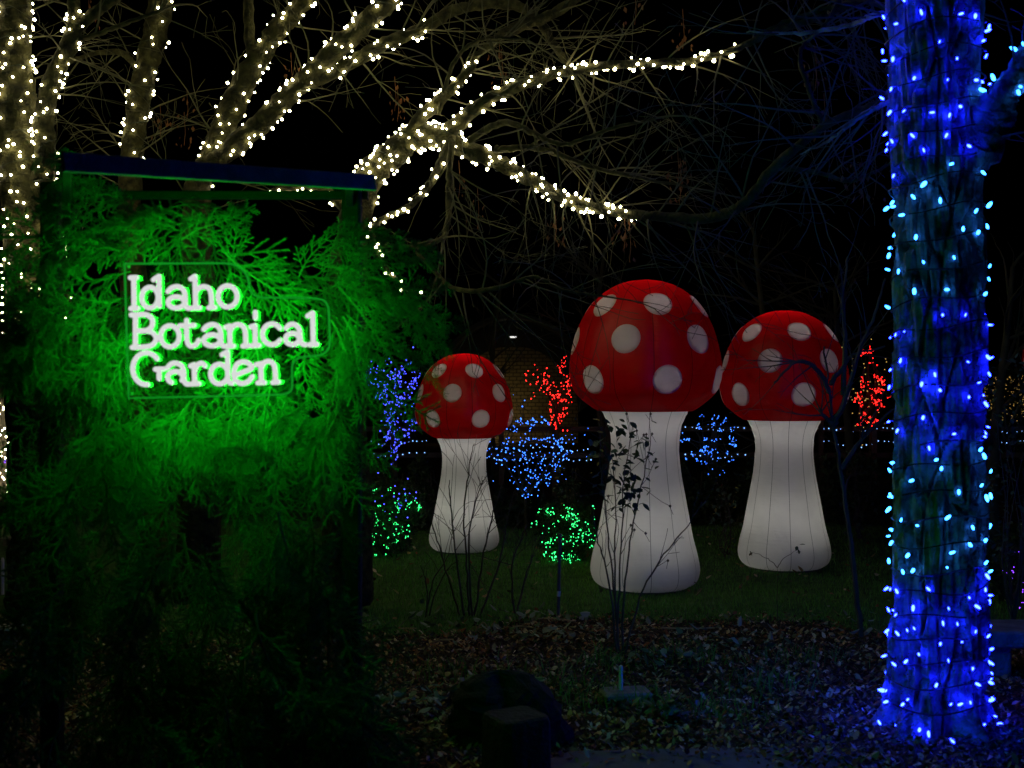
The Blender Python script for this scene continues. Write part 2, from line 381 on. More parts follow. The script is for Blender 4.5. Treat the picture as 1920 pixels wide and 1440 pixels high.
def mushroom(px, base_y, top_y, rot, label, seed):
    rg = random.Random(seed)
    d = gd(base_y); H = (base_y - top_y) / F * d
    c = at(px, base_y, d); c.z = 0.012
    root = thing('inflatable_mushroom', label, 'mushroom', c, 'giant inflatable toadstools on the lawn')
    def rev(prof, ng, depth, off, seg=96, wr=0.0):
        m = MB(); 
        for (r, z) in prof:
            for k in range(seg):
                a = 2 * math.pi * k / seg
                rr = r * H * gore(a - off, ng, depth)
                if wr and z > .40: rr += H * wr * math.sin(z * 520 + 3 * math.sin(a * 3)) * max(0, math.sin((a - off) * ng / 2) ** 2) * min(1, (z - .40) * 12)
                m.v.append((rr * math.cos(a), rr * math.sin(a), z * H))
        for j in range(len(prof) - 1):
            for k in range(seg):
                k2 = (k + 1) % seg; m.f.append((j * seg + k, (j + 1) * seg + k, (j + 1) * seg + k2, j * seg + k2)); m.mi.append(0)
        return m
    off = R(rot)
    L = [0.0]
    for (r0, z0), (r1, z1) in zip(CAPF[:-1], CAPF[1:]): L.append(L[-1] + math.hypot(r1 - r0, z1 - z0))
    def on_arc(s):
        for i in range(len(L) - 1):
            if L[i] <= s <= L[i + 1]:
                t = (s - L[i]) / (L[i + 1] - L[i] + 1e-9)
                return CAPF[i][0] * (1 - t) + CAPF[i + 1][0] * t, CAPF[i][1] * (1 - t) + CAPF[i + 1][1] * t
        return CAPF[-1]
    def arc_of(z):
        for i in range(len(CAPF) - 1):
            if CAPF[i][1] >= z >= CAPF[i + 1][1]: return L[i] + (L[i + 1] - L[i]) * (CAPF[i][1] - z) / (CAPF[i][1] - CAPF[i + 1][1] + 1e-9)
    spots = []
    for (zr, a0, rs) in ((.912, 8, .046), (.80, -22, .0475), (.672, 9, .0475)):
        for k in range(6): spots.append((arc_of(zr), R(-90 + a0 + rot + 60 * k + rg.uniform(-2, 2)), rs))
    stem = link_mesh('stem', rev(STMF, NS, 0.016, off, wr=0.0015).mesh('stem', FWHT, True), root)
    cm = rev(CAPF, NG, 0.022, off, 192); keep = []
    for q, f in enumerate(cm.f):
        j = q // 192; sm_ = (L[j] + L[j + 1]) / 2; a = 2 * math.pi * (q % 192 + .5) / 192; r_ = (CAPF[j][0] + CAPF[j + 1][0]) / 2
        if not any(((sm_ - s0) / rs) ** 2 + (((a - A + math.pi) % (2 * math.pi) - math.pi) * r_ / rs) ** 2 < .76 for s0, A, rs in spots): keep.append(f)
    cm.f = keep; cm.mi = [0] * len(keep)
    cap = link_mesh('cap', cm.mesh('cap', FRED, True), root)
    def seam(prof, a, ng, dep, wid, m_, par):
        m = MB(); vs = []
        for (r, z) in prof:
            rr = r * H * (1 - dep) + 0.0035
            for s in (-1, 1):
                aa = a + s * wid / max(rr, .05)
                vs.append((rr * math.cos(aa), rr * math.sin(aa), z * H + (0.002 if z > .95 else 0)))
        m.add(vs, [(2 * i, 2 * i + 1, 2 * i + 3, 2 * i + 2) for i in range(len(prof) - 1)])
        link_mesh('seam', m.mesh('seam', m_, True), par)
    for k in range(NG): seam(CAPF[2:], off + 2 * math.pi * k / NG, NG, 0.022, 0.0022, SEAM_R, cap)
    for k in range(NS): seam(STMF, off + 2 * math.pi * k / NS, NS, 0.016, 0.0018, SEAM_W, stem)
    # hem where cap meets stem, and the ground skirt
    m = MB(); m.tube([(.146 * H * math.cos(a), .146 * H * math.sin(a), .5755 * H) for a in np.linspace(0, 2 * math.pi, 49)], .006, 6, False)
    link_mesh('hem', m.mesh('hem', FRED, True), root)
    m = MB(); m.tube([(.139 * H * math.cos(a), .139 * H * math.sin(a), .004) for a in np.linspace(0, 2 * math.pi, 49)], .014, 6, False)
    link_mesh('ground_skirt', m.mesh('ground_skirt', SEAM_W, True), root)
    # spots, sewn into holes of the cap, a little proud of it
    if True:
        for (s0, A, rs) in spots:
            r0 = on_arc(s0)[0]; m = MB(); ring = 28
            vs = []; rr_list = (0.0, .35, .7, .93, 1.0)
            for q, f in enumerate(rr_list):
                for j in range(ring if f > 0 else 1):
                    t = 2 * math.pi * j / ring
                    ds = math.sin(t) * rs * f; da = math.cos(t) * rs * f
                    r, z = on_arc(s0 + ds); a = A + da / r0 * (r0 / max(r, .05))
                    lift = (0.0045 if f < .95 else 0.0015)
                    R_ = r * H * gore(a - off, NG, 0.022) + lift
                    vs.append((R_ * math.cos(a), R_ * math.sin(a), z * H + lift * (z - .62)))
            fs = [(0, 1 + (j + 1) % ring, 1 + j) for j in range(ring)]
            for q in range(len(rr_list) - 2):
                b0 = 1 + q * ring; b1 = b0 + ring
                fs += [(b0 + j, b0 + (j + 1) % ring, b1 + (j + 1) % ring, b1 + j) for j in range(ring)]
            m.add(vs, fs); link_mesh('spot', m.mesh('spot', FSPOT, True), cap)
    # what is inside: baffle, lamps, blower
    m = MB(); rb = pr(CAPP, .885) * H * .97; m.tube([(0, 0, .884 * H), (0, 0, .888 * H)], rb, 40)
    link_mesh('baffle', m.mesh('baffle', SEAM_R), root)
    m = MB(); m.tube([(0, 0, .12 * H), (0, 0, .24 * H)], .03, 10)
    link_mesh('inner_lamp', m.mesh('inner_lamp', LAMP_IN), root)
    m = MB(); m.tube([(0, 0, .54 * H), (0, 0, .60 * H)], .035, 10)
    link_mesh('inner_lamp', m.mesh('inner_lamp', LAMP_CAP), root)
    m = MB(); m.tube([(0, 0, .905 * H), (0, 0, .915 * H)], .03, 10)
    link_mesh('inner_lamp', m.mesh('inner_lamp', LAMP_TOP), root)
    m = MB(); m.box((.045 * H, -.055 * H, .055 * H), (.14 * H, .07 * H, .10 * H), 0.35)
    link_mesh('blower', m.mesh('blower', METAL), root)
    return root
mushroom(1209, 1101, 528, 0, 'largest red toadstool balloon with white spots, in the middle of the lawn', 1)
mushroom(1470, 1064, 585, -5, 'middle-sized red spotted toadstool balloon behind the thin sapling, right of the largest', 2)
mushroom(870, 1033, 665, 12, 'smallest red spotted toadstool balloon, beside the evergreen boughs', 3)

# ------------------------------------------------------------------ light strings
def bulb_mesh(name, m, r, l):
    b = MB(); prof = [(0, 0), (.75, .12), (1, .4), (.85, .75), (.4, .97), (0, 1.02)]; sd = 6
    vs = [(0, 0, 0)]
    for rr, z in prof[1:-1]:
        for k in range(sd): vs.append((rr * r * math.cos(2 * math.pi * k / sd), rr * r * math.sin(2 * math.pi * k / sd), z * l))
    vs.append((0, 0, l)); fs = [(0, 1 + (k + 1) % sd, 1 + k) for k in range(sd)]
    for j in range(3):
        for k in range(sd): fs.append((1 + j * sd + k, 1 + j * sd + (k + 1) % sd, 1 + (j + 1) * sd + (k + 1) % sd, 1 + (j + 1) * sd + k))
    t = len(vs) - 1; fs += [(1 + 3 * sd + k, 1 + 3 * sd + (k + 1) % sd, t) for k in range(sd)]
    b.add(vs, fs); return b.mesh(name, m, True)
E_WARM = emit('warm_white_led', (1.0, 0.90, 0.50), 34.0)
E_DEEP = emit('deep_blue_led', (0.004, 0.009, 1.0), 120.0)
E_CYAN = emit('ice_blue_led', (0.022, 0.20, 1.0), 17.0)
E_VIO = emit('violet_led', (0.06, 0.07, 1.0), 6.0)
E_RED = emit('red_led', (1.0, 0.016, 0.012), 8.0)
E_GRN = emit('green_led', (0.035, 1.0, 0.20), 4.5)
E_SKY = emit('sky_blue_led', (0.04, 0.18, 1.0), 5.5)
E_ICE = emit('white_blue_led', (0.22, 0.45, 1.0), 3.2)
E_PUR = emit('purple_led', (0.20, 0.04, 1.0), 5.0)
E_AMB = emit('amber_led', (1.0, 0.60, 0.15), 1.0)
BM_WARM = bulb_mesh('bulb', E_WARM, 0.0082, 0.017)
BM_DEEP = bulb_mesh('bulb', E_DEEP, 0.0056, 0.024)
BM_CYAN = bulb_mesh('bulb', E_CYAN, 0.0068, 0.027)

def put_bulb(me, root, p, direction):
    o = bpy.data.objects.new('bulb', me); COL.objects.link(o); o.parent = root
    o.location = p - root.location
    o.rotation_euler = direction.to_track_quat('Z', 'Y').to_euler(); k = random.choice((.75, .9, 1, 1, 1.15, 1.3)); o.scale = (k, k, k); return o

def string_on(path, rad, nb, me, label, group, wraps=None, wild=0.35, wire_r=0.0022):
    """a string wound round a limb; path and rad smooth lists"""
    L = [0]
    for a, b in zip(path[:-1], path[1:]): L.append(L[-1] + (b - a).length)
    root = thing('light_string', label, 'string lights', path[0], group)
    wraps = wraps or max(2, L[-1] / 0.22)
    def pos(s):
        for i in range(len(L) - 1):
            if L[i] <= s <= L[i + 1] + 1e-9:
                t = (s - L[i]) / max(1e-9, L[i + 1] - L[i]); P = path[i].lerp(path[i + 1], t); r = rad[i] + (rad[i + 1] - rad[i]) * t
                T = (path[i + 1] - path[i]).normalized(); return P, r, T
        return path[-1], rad[-1], (path[-1] - path[-2]).normalized()
    pts = []; ph0 = rnd(0, 6.28)
    ns = int(max(40, wraps * 9))
    for i in range(ns + 1):
        u = i / ns; P, r, T = pos(u * L[-1]); a = T.cross(Vector((0, -1, 0))); a = a.normalized() if a.length > .1 else Vector((1, 0, 0)); b = T.cross(a)
        an = ph0 + 2 * math.pi * wraps * u; pts.append(P + (a * math.cos(an) + b * math.sin(an)) * (r * 1.04 + 0.003))
    w_ = MB(); w_.tube(pts, wire_r, 4); w_.build('wire', WIRE, root)
    for k in range(nb):
        u = (k + rnd(.1, .9)) / nb; P, r, T = pos(u * L[-1])
        a = T.cross(Vector((0, -1, 0))); a = a.normalized() if a.length > .1 else Vector((1, 0, 0)); b = T.cross(a)
        an = ph0 + 2 * math.pi * wraps * u + random.gauss(0, wild)
        o = a * math.cos(an) + b * math.sin(an)
        put_bulb(me, root, P + o * (r * 1.04 + 0.004), (o + T * rnd(-.6, .6) + rvec(.25)).normalized())
    return root

# ------------------------------------------------------------------ bare trees with white lights
def limb(mb, pts, n=9, sides=12, knob=0.06):
    """pts: (px, py, d, width_px) -> smooth tube"""
    P = [at(x, y, d) for x, y, d, w_ in pts]; W = [w_ / F * d / 2 for x, y, d, w_ in pts]
    c, r = catmull(P, W, n)
    r2 = [q * (1 + rnd(-knob, knob)) for q in r]; c = [a + rvec(.0025) for a in c]
    i0 = len(mb.v); mb.tube(c, r2, sides)
    for q in range(i0, len(mb.v)):
        k = (q - i0) // sides; v_ = Vector(mb.v[q]); mb.v[q] = tuple(c[k] + (v_ - c[k]) * rnd(.88, 1.12))
    return c, r
def grow(mb, p, dv, length, r, lev, droop=0.1, sides=4, spread=0.8, wig=0.22):
    n = max(4, int(length / 0.09)); step = length / n; pts = [p.copy()]; rr = [r]; d = dv.normalized()
    bend = rvec(.05)
    for i in range(n):
        if random.random() < .3: bend = rvec(.09)
        d = (d + bend * 0.9 + rvec(wig * .22) + Vector((0, 0, -droop * .12))).normalized()
        p = p + d * step; pts.append(p.copy()); rr.append(max(0.0016, r * (1 - .82 * (i + 1) / n)))
        if lev > 0 and i > 0 and random.random() < min(.9, step * 5.2):
            side = d.cross(rvec(1)).normalized()
            grow(mb, p, d + side * rnd(.5, 1.1) * spread, length * rnd(.3, .62) * (1 - .35 * i / n), rr[-1] * rnd(.5, .75), lev - 1, droop, 3 if lev < 2 else 4, spread, wig)
    mb.tube(pts, rr, sides, False)
    return pts

def leaf_quads(mb, p, s, d=None):
    d = d or rvec(1).normalized(); u = d.cross(rvec(1)).normalized(); n_ = d.cross(u)
    a, b = p, p + d * s; m = p + d * s * .5 + n_ * s * .12
    mb.add([a, m + u * s * .3, b, m - u * s * .3, p + d * s * .5], [(0, 4, 1), (4, 2, 1), (0, 3, 4), (3, 2, 4)])

def bare_tree(label, limbs, twig_limbs, base, nt_, tl, tr_, droop, clusters=(), lev=2, barkm=None, trunk_i=0):
    root = thing('bare_tree', label, 'tree', base)
    paths = []; tw = MB()
    for i, L_ in enumerate(limbs):
        m = MB(); paths.append(limb(m, L_)); m.build('trunk' if i <= trunk_i else 'limb', barkm or BARK_W, root, True)
    for i in twig_limbs:
        c, r = paths[i]; k = max(4, int(nt_ * len(c) / 34))
        for q in range(k):
            j = random.randint(len(c) // 6, len(c) - 2); T = (c[j + 1] - c[j]).normalized()
            sd = T.cross(rvec(1)).normalized(); sd.y *= .6
            grow(tw, c[j], T * rnd(.2, .9) + sd, rnd(.5, 1) * tl, min(r[j] * .5, tr_), lev, droop)
        T = (c[-1] - c[-2]).normalized(); grow(tw, c[-1], T, tl * .8, r[-1] * .9, lev, droop)
    o = tw.build('twigs', BARK_T, root); o['kind'] = 'stuff'
    for (x, y, d) in clusters:
        m = MB(); P = at(x, y, d)
        for q in range(random.randint(5, 13)):
            leaf_quads(m, P + Vector((rnd(-.07, .07), rnd(-.05, .05), rnd(-.10, .10))), rnd(.022, .05), Vector((rnd(-.5, .5), rnd(-.5, .5), -1)).normalized())
        m.tube([P + Vector((0, 0, .16)), P + Vector((.01, 0, 0)), P + Vector((0, 0, -.09))], .0025, 3)
        m.build('leaf_cluster', LEAF_B, root)
    return root, paths

# left trunk
A_l = [[(85, 1160, 8.0, 150), (80, 900, 8.0, 122), (70, 560, 8, 112), (52, 400, 8, 100), (35, 250, 8, 82), (25, 120, 8, 66), (30, 0, 8, 56), (40, -160, 7.9, 45), (90, -420, 7.5, 34), (160, -700, 7.0, 22)],
       [(62, 400, 8, 60), (84, 310, 7.9, 38), (84, 205, 7.9, 36), (108, 130, 7.85, 32), (140, 55, 7.8, 30), (138, 0, 7.8, 22), (135, -120, 7.8, 18)],
       [(140, 62, 7.8, 20), (170, 30, 7.8, 22), (215, -5, 7.8, 20), (280, -60, 7.8, 16)],
       [(145, 75, 7.8, 10), (190, 62, 7.8, 9), (245, 40, 7.7, 8), (300, 20, 7.7, 6)]]
treeA, pA = bare_tree('thick bare tree at the left edge wound with white lights', A_l, [0, 1, 3], (at(85, 1160, 8).x, 8.0, 0), 7, .95, .008, .25, [(545, 140, 8.2), (165, 25, 8.1)])
# second tree behind the beam
B_l = [[(372, 1140, 8.4, 90), (375, 700, 8.4, 70), (368, 420, 8.4, 52), (372, 340, 8.4, 46), (400, 295, 8.4, 50), (440, 190, 8.4, 46), (485, 108, 8.4, 40), (530, 45, 8.4, 38), (580, -10, 8.4, 33), (650, -120, 8.3, 28), (760, -380, 7.8, 22), (860, -650, 7.2, 14)],
       [(392, 310, 8.35, 40), (470, 248, 8.3, 38), (540, 180, 8.2, 36), (600, 122, 8.1, 36), (660, 65, 8.0, 38), (725, 5, 8.0, 36), (800, -80, 7.9, 28), (960, -260, 7.4, 20), (1120, -450, 6.9, 12)],
       [(560, 165, 8.2, 24), (640, 128, 8.1, 25), (715, 85, 8.0, 24), (790, 55, 8, 22), (850, 20, 8, 22), (940, 4, 7.9, 22), (1000, 30, 7.8, 17), (1045, 92, 7.7, 14), (1075, 135, 7.7, 9)],
       [(474, 128, 8.4, 20), (468, 60, 8.4, 20), (466, -30, 8.4, 18)],
       [(300, 1130, 9.0, 70), (262, 700, 9.0, 55), (245, 400, 9.0, 42), (250, 270, 9, 40), (266, 160, 9, 42), (290, 70, 9, 46), (305, -20, 9, 46), (310, -120, 9, 40)],
       [(268, 150, 9, 14), (230, 100, 8.9, 12), (160, 105, 8.9, 8), (110, 130, 8.8, 5)],
       [(645, 390, 8.2, 22), (600, 350, 8.2, 16), (540, 352, 8.15, 14), (500, 362, 8.1, 9)]]
treeB, pB = bare_tree('many-stemmed bare tree with white lights rising behind the blue beam', B_l, [0, 1, 2, 4, 5], (at(372, 1140, 8.4).x, 8.4, 0), 9, .95, .008, .25,
                      [(740, 185, 8.2), (745, 205, 8.2), (350, 205, 8.6), (300, 235, 8.8), (935, 105, 7.9), (940, 135, 7.9), (345, 250, 8.5)], trunk_i=0)
# third tree reaching across the mushrooms
C_l = [[(655, 1130, 7.9, 95), (650, 700, 7.9, 76), (655, 480, 7.9, 64), (685, 350, 7.9, 56), (735, 290, 7.9, 52), (790, 255, 7.9, 44), (840, 262, 7.85, 40)],
       [(745, 275, 7.9, 30), (800, 210, 7.85, 25), (850, 165, 7.8, 20), (880, 130, 7.8, 15), (900, 100, 7.8, 12), (960, 55, 7.75, 22), (1030, 30, 7.7, 20), (1090, -10, 7.7, 16)],
       [(825, 262, 7.85, 34), (885, 208, 7.7, 26), (950, 170, 7.6, 22), (1050, 137, 7.5, 18), (1150, 122, 7.3, 16), (1290, 115, 7.0, 14), (1380, 92, 6.8, 11), (1450, 60, 6.7, 13), (1530, 35, 6.6, 13), (1600, 5, 6.5, 14), (1670, -30, 6.4, 14)],
       [(835, 265, 7.85, 38), (920, 298, 7.7, 30), (985, 332, 7.6, 26), (1050, 368, 7.4, 22), (1120, 390, 7.2, 20), (1190, 403, 7.0, 18), (1320, 409, 6.7, 20), (1390, 385, 6.5, 21), (1455, 312, 6.3, 20), (1540, 240, 6.1, 16), (1640, 195, 5.9, 13), (1700, 180, 5.7, 10)],
       [(840, 270, 7.8, 18), (815, 330, 7.6, 14), (770, 385, 7.4, 12), (700, 425, 7.2, 10), (715, 490, 7.1, 9), (760, 540, 7.0, 8), (800, 558, 7, 5)],
       [(848, 255, 7.75, 13), (842, 330, 7.6, 12), (838, 430, 7.5, 10), (822, 450, 7.4, 9), (788, 466, 7.4, 7)],
       [(880, 262, 7.7, 14), (945, 230, 7.5, 13), (1000, 250, 7.3, 11), (1060, 270, 7.1, 9), (1150, 240, 6.9, 7), (1230, 222, 6.7, 5)],
       [(930, 280, 7.6, 14), (1010, 278, 7.4, 11), (1100, 310, 7.2, 9), (1180, 330, 7.0, 7), (1290, 350, 6.9, 4)],
       [(822, 215, 7.8, 9), (850, 120, 7.6, 8), (900, 75, 7.5, 7), (990, 75, 7.4, 5)],
       [(780, 470, 7.4, 8), (850, 540, 7.2, 9), (930, 540, 7.0, 9), (1000, 520, 6.9, 7), (1060, 545, 6.8, 6), (1130, 555, 6.7, 4)],
       [(1380, 93, 6.8, 8), (1460, 48, 6.7, 9), (1540, 18, 6.6, 9), (1620, 3, 6.5, 8)],
       [(1455, 312, 6.3, 14), (1540, 325, 6.2, 9), (1600, 340, 6.1, 7), (1680, 300, 6.0, 5)],
       [(1545, 238, 6.1, 12), (1525, 190, 6.1, 10), (1500, 100, 6.2, 8), (1545, 50, 6.3, 10), (1580, -10, 6.4, 12)]]
treeC, pC = bare_tree('spreading bare tree with white lights reaching over the mushrooms', C_l, [1, 2, 3, 5, 6, 7, 8, 9, 10, 11, 12], (at(655, 1130, 7.9).x, 7.9, 0), 13, .85, .007, .35,
                      [(1270, 320, 7), (1275, 345, 7), (1170, 440, 7.1), (1180, 465, 7.1), (1600, 330, 6.1), (1640, 335, 6.0), (1545, 230, 6.2), (1528, 140, 6.4), (1280, 65, 7.2), (1190, 20, 7.3), (860, 345, 7.6), (895, 395, 7.6), (1040, 430, 7.2)], lev=2, trunk_i=0)
def sub(pp, a, b):
    c, r = pp; n = len(c); i0, i1 = int(a * (n - 1)), int(b * (n - 1)); return c[i0:i1 + 1], r[i0:i1 + 1]
WG = 'white light strings wound on the bare trees'
for (pp, a, b, nb, lab) in ((pA[0], .20, .70, 190, 'dense white string lights round the thick trunk at the left edge'),
                            (pA[1], .12, .80, 52, 'white string lights on the upright limb just right of the left edge trunk'),
                            (pB[4], .36, .92, 44, 'sparse white string lights on the dark straight trunk left of the forked tree'),
                            (pB[0], .28, .76, 62, 'white string lights on the steeper left fork behind the blue beam'),
                            (pB[1], .06, .66, 62, 'white string lights on the slanting right fork behind the blue beam'),
                            (pB[2], .02, .42, 26, 'white string lights on the long thin bough below the slanting fork'),
                            (pB[6], .1, .98, 12, 'short white string lights on the low bough under the blue beam'),
                            (pC[0], .48, 1.0, 92, 'thick tangle of white string lights at the crotch of the spreading tree'),
                            (pC[1], .05, .55, 30, 'white string lights on the short upright bough above the crotch'),
                            (pC[2], .04, .60, 74, 'white string lights on the long bough arching right across the top'),
                            (pC[3], .03, .46, 76, 'white string lights on the bough sloping down towards the largest toadstool'),
                            (pA[0], .72, .98, 80, 'white string lights high up on the thick trunk at the left edge'),
                            (pB[0], .78, .98, 80, 'white string lights high up on the steeper left fork'),
                            (pB[1], .68, .98, 80, 'white string lights high up on the slanting right fork'),
                            (pC[4], .1, .98, 34, 'white string lights on the drooping twig before the evergreen boughs')):
    c, r = sub(pp, a, b); string_on(c, r, int(nb * 1.25), BM_WARM, lab, WG, wild=1.6)

# ------------------------------------------------------------------ big trunk wrapped in blue lights
TD = 5.25
def trunk_c(z):       # centre of the trunk in plan
    return Vector((at(1757, 700, TD).x + 0.012 * math.sin(z * 1.3), TD, z))
def trunk_r(z): return 0.198 + 0.05 * math.exp(-max(z, 0) / 0.08) + 0.02 * math.exp(-max(z, 0) / .4) + .012 * max(0, z - 2.4)
rg = np.random.default_rng(5)
root = thing('large_tree', 'thick furrowed tree trunk wrapped in blue lights at the right', 'tree', (trunk_c(0).x, TD, 0))
m = MB(); SEG = 150; zs = np.linspace(-0.05, 4.6, 260)
cells = [(rnd(0, 2 * math.pi), rnd(0, 4.8)) for i in range(330)]
ca = np.array([c[0] for c in cells]); cz = np.array([c[1] for c in cells]); ch = rg.uniform(0, 1, len(cells))
for z in zs:
    c = trunk_c(z); r0 = trunk_r(z)
    an = np.linspace(0, 2 * np.pi, SEG, endpoint=False) + 0.10 * np.sin(z * 2.3) * np.sin(z * 5.1 + 1)
    da = np.abs((an[:, None] - ca[None, :] + np.pi) % (2 * np.pi) - np.pi) * 0.2; dz = (z - cz[None, :]) * 0.24
    D = np.sqrt(da ** 2 + dz ** 2); o = np.argsort(D, 1)[:, :2]; d1 = np.take_along_axis(D, o[:, :1], 1)[:, 0]; d2 = np.take_along_axis(D, o[:, 1:2], 1)[:, 0]
    plate = np.clip((d2 - d1) / 0.014, 0, 1) ** 0.6
    rr = r0 - 0.055 * (1 - plate) + 0.03 * (ch[o[:, 0]] - .5) + 0.004 * np.sin(an * 37 + z * 11)
    if z < .35: rr += (0.06 * np.sin(an * 5 + .6) + .03 * np.sin(an * 9)) * (1 - z / .35) ** 2
    for k in range(SEG): m.v.append((c.x + rr[k] * math.cos(an[k]), c.y + rr[k] * math.sin(an[k]), float(z)))
for j in range(len(zs) - 1):
    for k in range(SEG):
        k2 = (k + 1) % SEG; m.f.append((j * SEG + k, j * SEG + k2, (j + 1) * SEG + k2, (j + 1) * SEG + k)); m.mi.append(0)
m.build('trunk', BARK_B, root)
bl = [[(1800, 330, 5.2, 60), (1835, 270, 5.15, 95), (1862, 215, 5.1, 80), (1885, 175, 5.05, 52), (1925, 110, 5.0, 44), (1990, 10, 4.9, 40)],
      [(1750, -150, 5.2, 150), (1700, -300, 5.2, 90), (1600, -480, 5.3, 60)], [(1780, -150, 5.2, 150), (1840, -320, 5.2, 90), (1950, -500, 5.3, 60)],
      [(1700, 25, 5.3, 14), (1640, 28, 5.4, 11), (1590, 48, 5.6, 9), (1500, 62, 5.8, 7), (1400, 60, 6.0, 2.5)],
      [(1690, 180, 5.3, 11), (1620, 215, 5.45, 10), (1560, 260, 5.6, 6), (1500, 290, 5.8, 2.5)]]
pT = []
for L_ in bl:
    m = MB(); pT.append(limb(m, L_)); m.build('limb', BARK_B, root, True)
tw = MB()
for i, k in ((3, 10), (4, 10), (0, 6)):
    c, r = pT[i]
    for q in range(k):
        j = random.randint(2, len(c) - 2); grow(tw, c[j], (c[j + 1] - c[j]).normalized() + rvec(.6), rnd(.3, .7), min(.006, r[j] * .6), 2, .3)
o = tw.build('twigs', BARK_T, root); o['kind'] = 'stuff'
def z_of(y): return CH - (y - 720) / F * (TD - .2)
def blue_string(y0, y1, me, label, n_per=11, pitch=.115):
    z0, z1 = z_of(y0), z_of(y1); wraps = max(1, (z1 - z0) / pitch)
    root = thing('light_string', label, 'string lights', trunk_c(z0), 'blue light strings wound round the big trunk')
    pts = []; ph = rnd(0, 6.28); ns = int(wraps * 22)
    for i in range(ns + 1):
        z = z0 + (z1 - z0) * i / ns + .012 * math.sin(i * .9); an = ph + 2 * math.pi * wraps * i / ns
        pts.append(trunk_c(z) + Vector((math.cos(an), math.sin(an), 0)) * (trunk_r(z) + .012))
    w_ = MB(); w_.tube(pts, .0038, 4); w_.build('wire', WIRE, root)
    nb = int(wraps * n_per * 1.05)
    for k in range(nb):
        u = (k + rnd(.15, .85)) / nb; z = z0 + (z1 - z0) * u + random.gauss(0, .032); an = ph + 2 * math.pi * wraps * u + random.gauss(0, .12)
        o_ = Vector((math.cos(an), math.sin(an), 0)); q = trunk_c(z) + o_ * (trunk_r(z) + rnd(.010, .024))
        put_bulb(me, root, q, (o_ * rnd(.1, .8) + Vector((0, 0, rnd(-1, 1))) + rvec(.3)).normalized())
blue_string(1388, 1095, BM_DEEP, 'deep blue string lights round the foot of the big trunk', 14, .105)
blue_string(1090, 858, BM_CYAN, 'pale ice blue string lights on the big trunk, the lower of two pale bands', 10, .12)
blue_string(835, 590, BM_DEEP, 'deep blue string lights at mid height of the big trunk', 9, .13)
blue_string(585, 305, BM_CYAN, 'pale ice blue string lights on the big trunk, the upper of two pale bands', 9, .135)
blue_string(300, -260, BM_DEEP, 'deep blue string lights at the top of the big trunk', 10, .12)
c, r = sub(pT[0], .45, 1.0); string_on(c, r, 26, BM_CYAN, 'ice blue string lights on the side limb at the upper right corner', 'blue light strings wound round the big trunk', wild=.8)

# ------------------------------------------------------------------ evergreen arch that carries the sign
AD = 4.1
arch = thing('evergreen_arch', 'timber arch covered in evergreen boughs behind the glowing sign', 'arch', (at(380, 720, AD).x, AD, 0))
DWOOD = mat('dark_timber', (.005, .005, .006), .8, .3, 20, .3, 60)
def bar(name, a, b, w_, h_, par, m_=WOOD):
    a, b = Vector(a), Vector(b); T = (b - a).normalized(); L = (b - a).length
    u = T.cross(Vector((0, 1, 0))).normalized() if abs(T.y) < .9 else Vector((1, 0, 0)); v = T.cross(u)
    m = MB(); vs = []; bv = min(w_, h_) * .12
    ring = [(-w_ / 2, -h_ / 2 + bv), (-w_ / 2 + bv, -h_ / 2), (w_ / 2 - bv, -h_ / 2), (w_ / 2, -h_ / 2 + bv), (w_ / 2, h_ / 2 - bv), (w_ / 2 - bv, h_ / 2), (-w_ / 2 + bv, h_ / 2), (-w_ / 2, h_ / 2 - bv)]
    for t in (0, L):
        for x, y in ring: vs.append(a + T * t + u * x + v * y)
    m.add(vs, [tuple(reversed(range(8))), tuple(range(8, 16))] + [(k, (k + 1) % 8, 8 + (k + 1) % 8, 8 + k) for k in range(8)])
    return m.build(name, m_, par)
bar('beam', at(118, 304, 3.2), at(702, 343, 4.05), .055, .016, arch, mat('beam_paint', (.20, .21, .24), .6, .25, 14, .3, 60))
bar('beam', at(130, 366, AD + .5), at(690, 366, AD + .5), .03, .05, arch, DWOOD)
for x in (98, 660):
    a = at(x, 330, AD + .45); bar('post', (a.x, a.y, 0), (a.x, a.y, a.z - .03), .075, .075, arch, DWOOD)
for (x, y, a_, b_) in ((125, 306, 3.24, 4.5), (655, 341, 4.02, 4.5)):
    bar('bracket', at(x, y, a_), at(x, y, a_).lerp(Vector((at(x, 320, b_).x, b_, at(x, y, a_).z)), 1.0), .03, .03, arch, DWOOD)

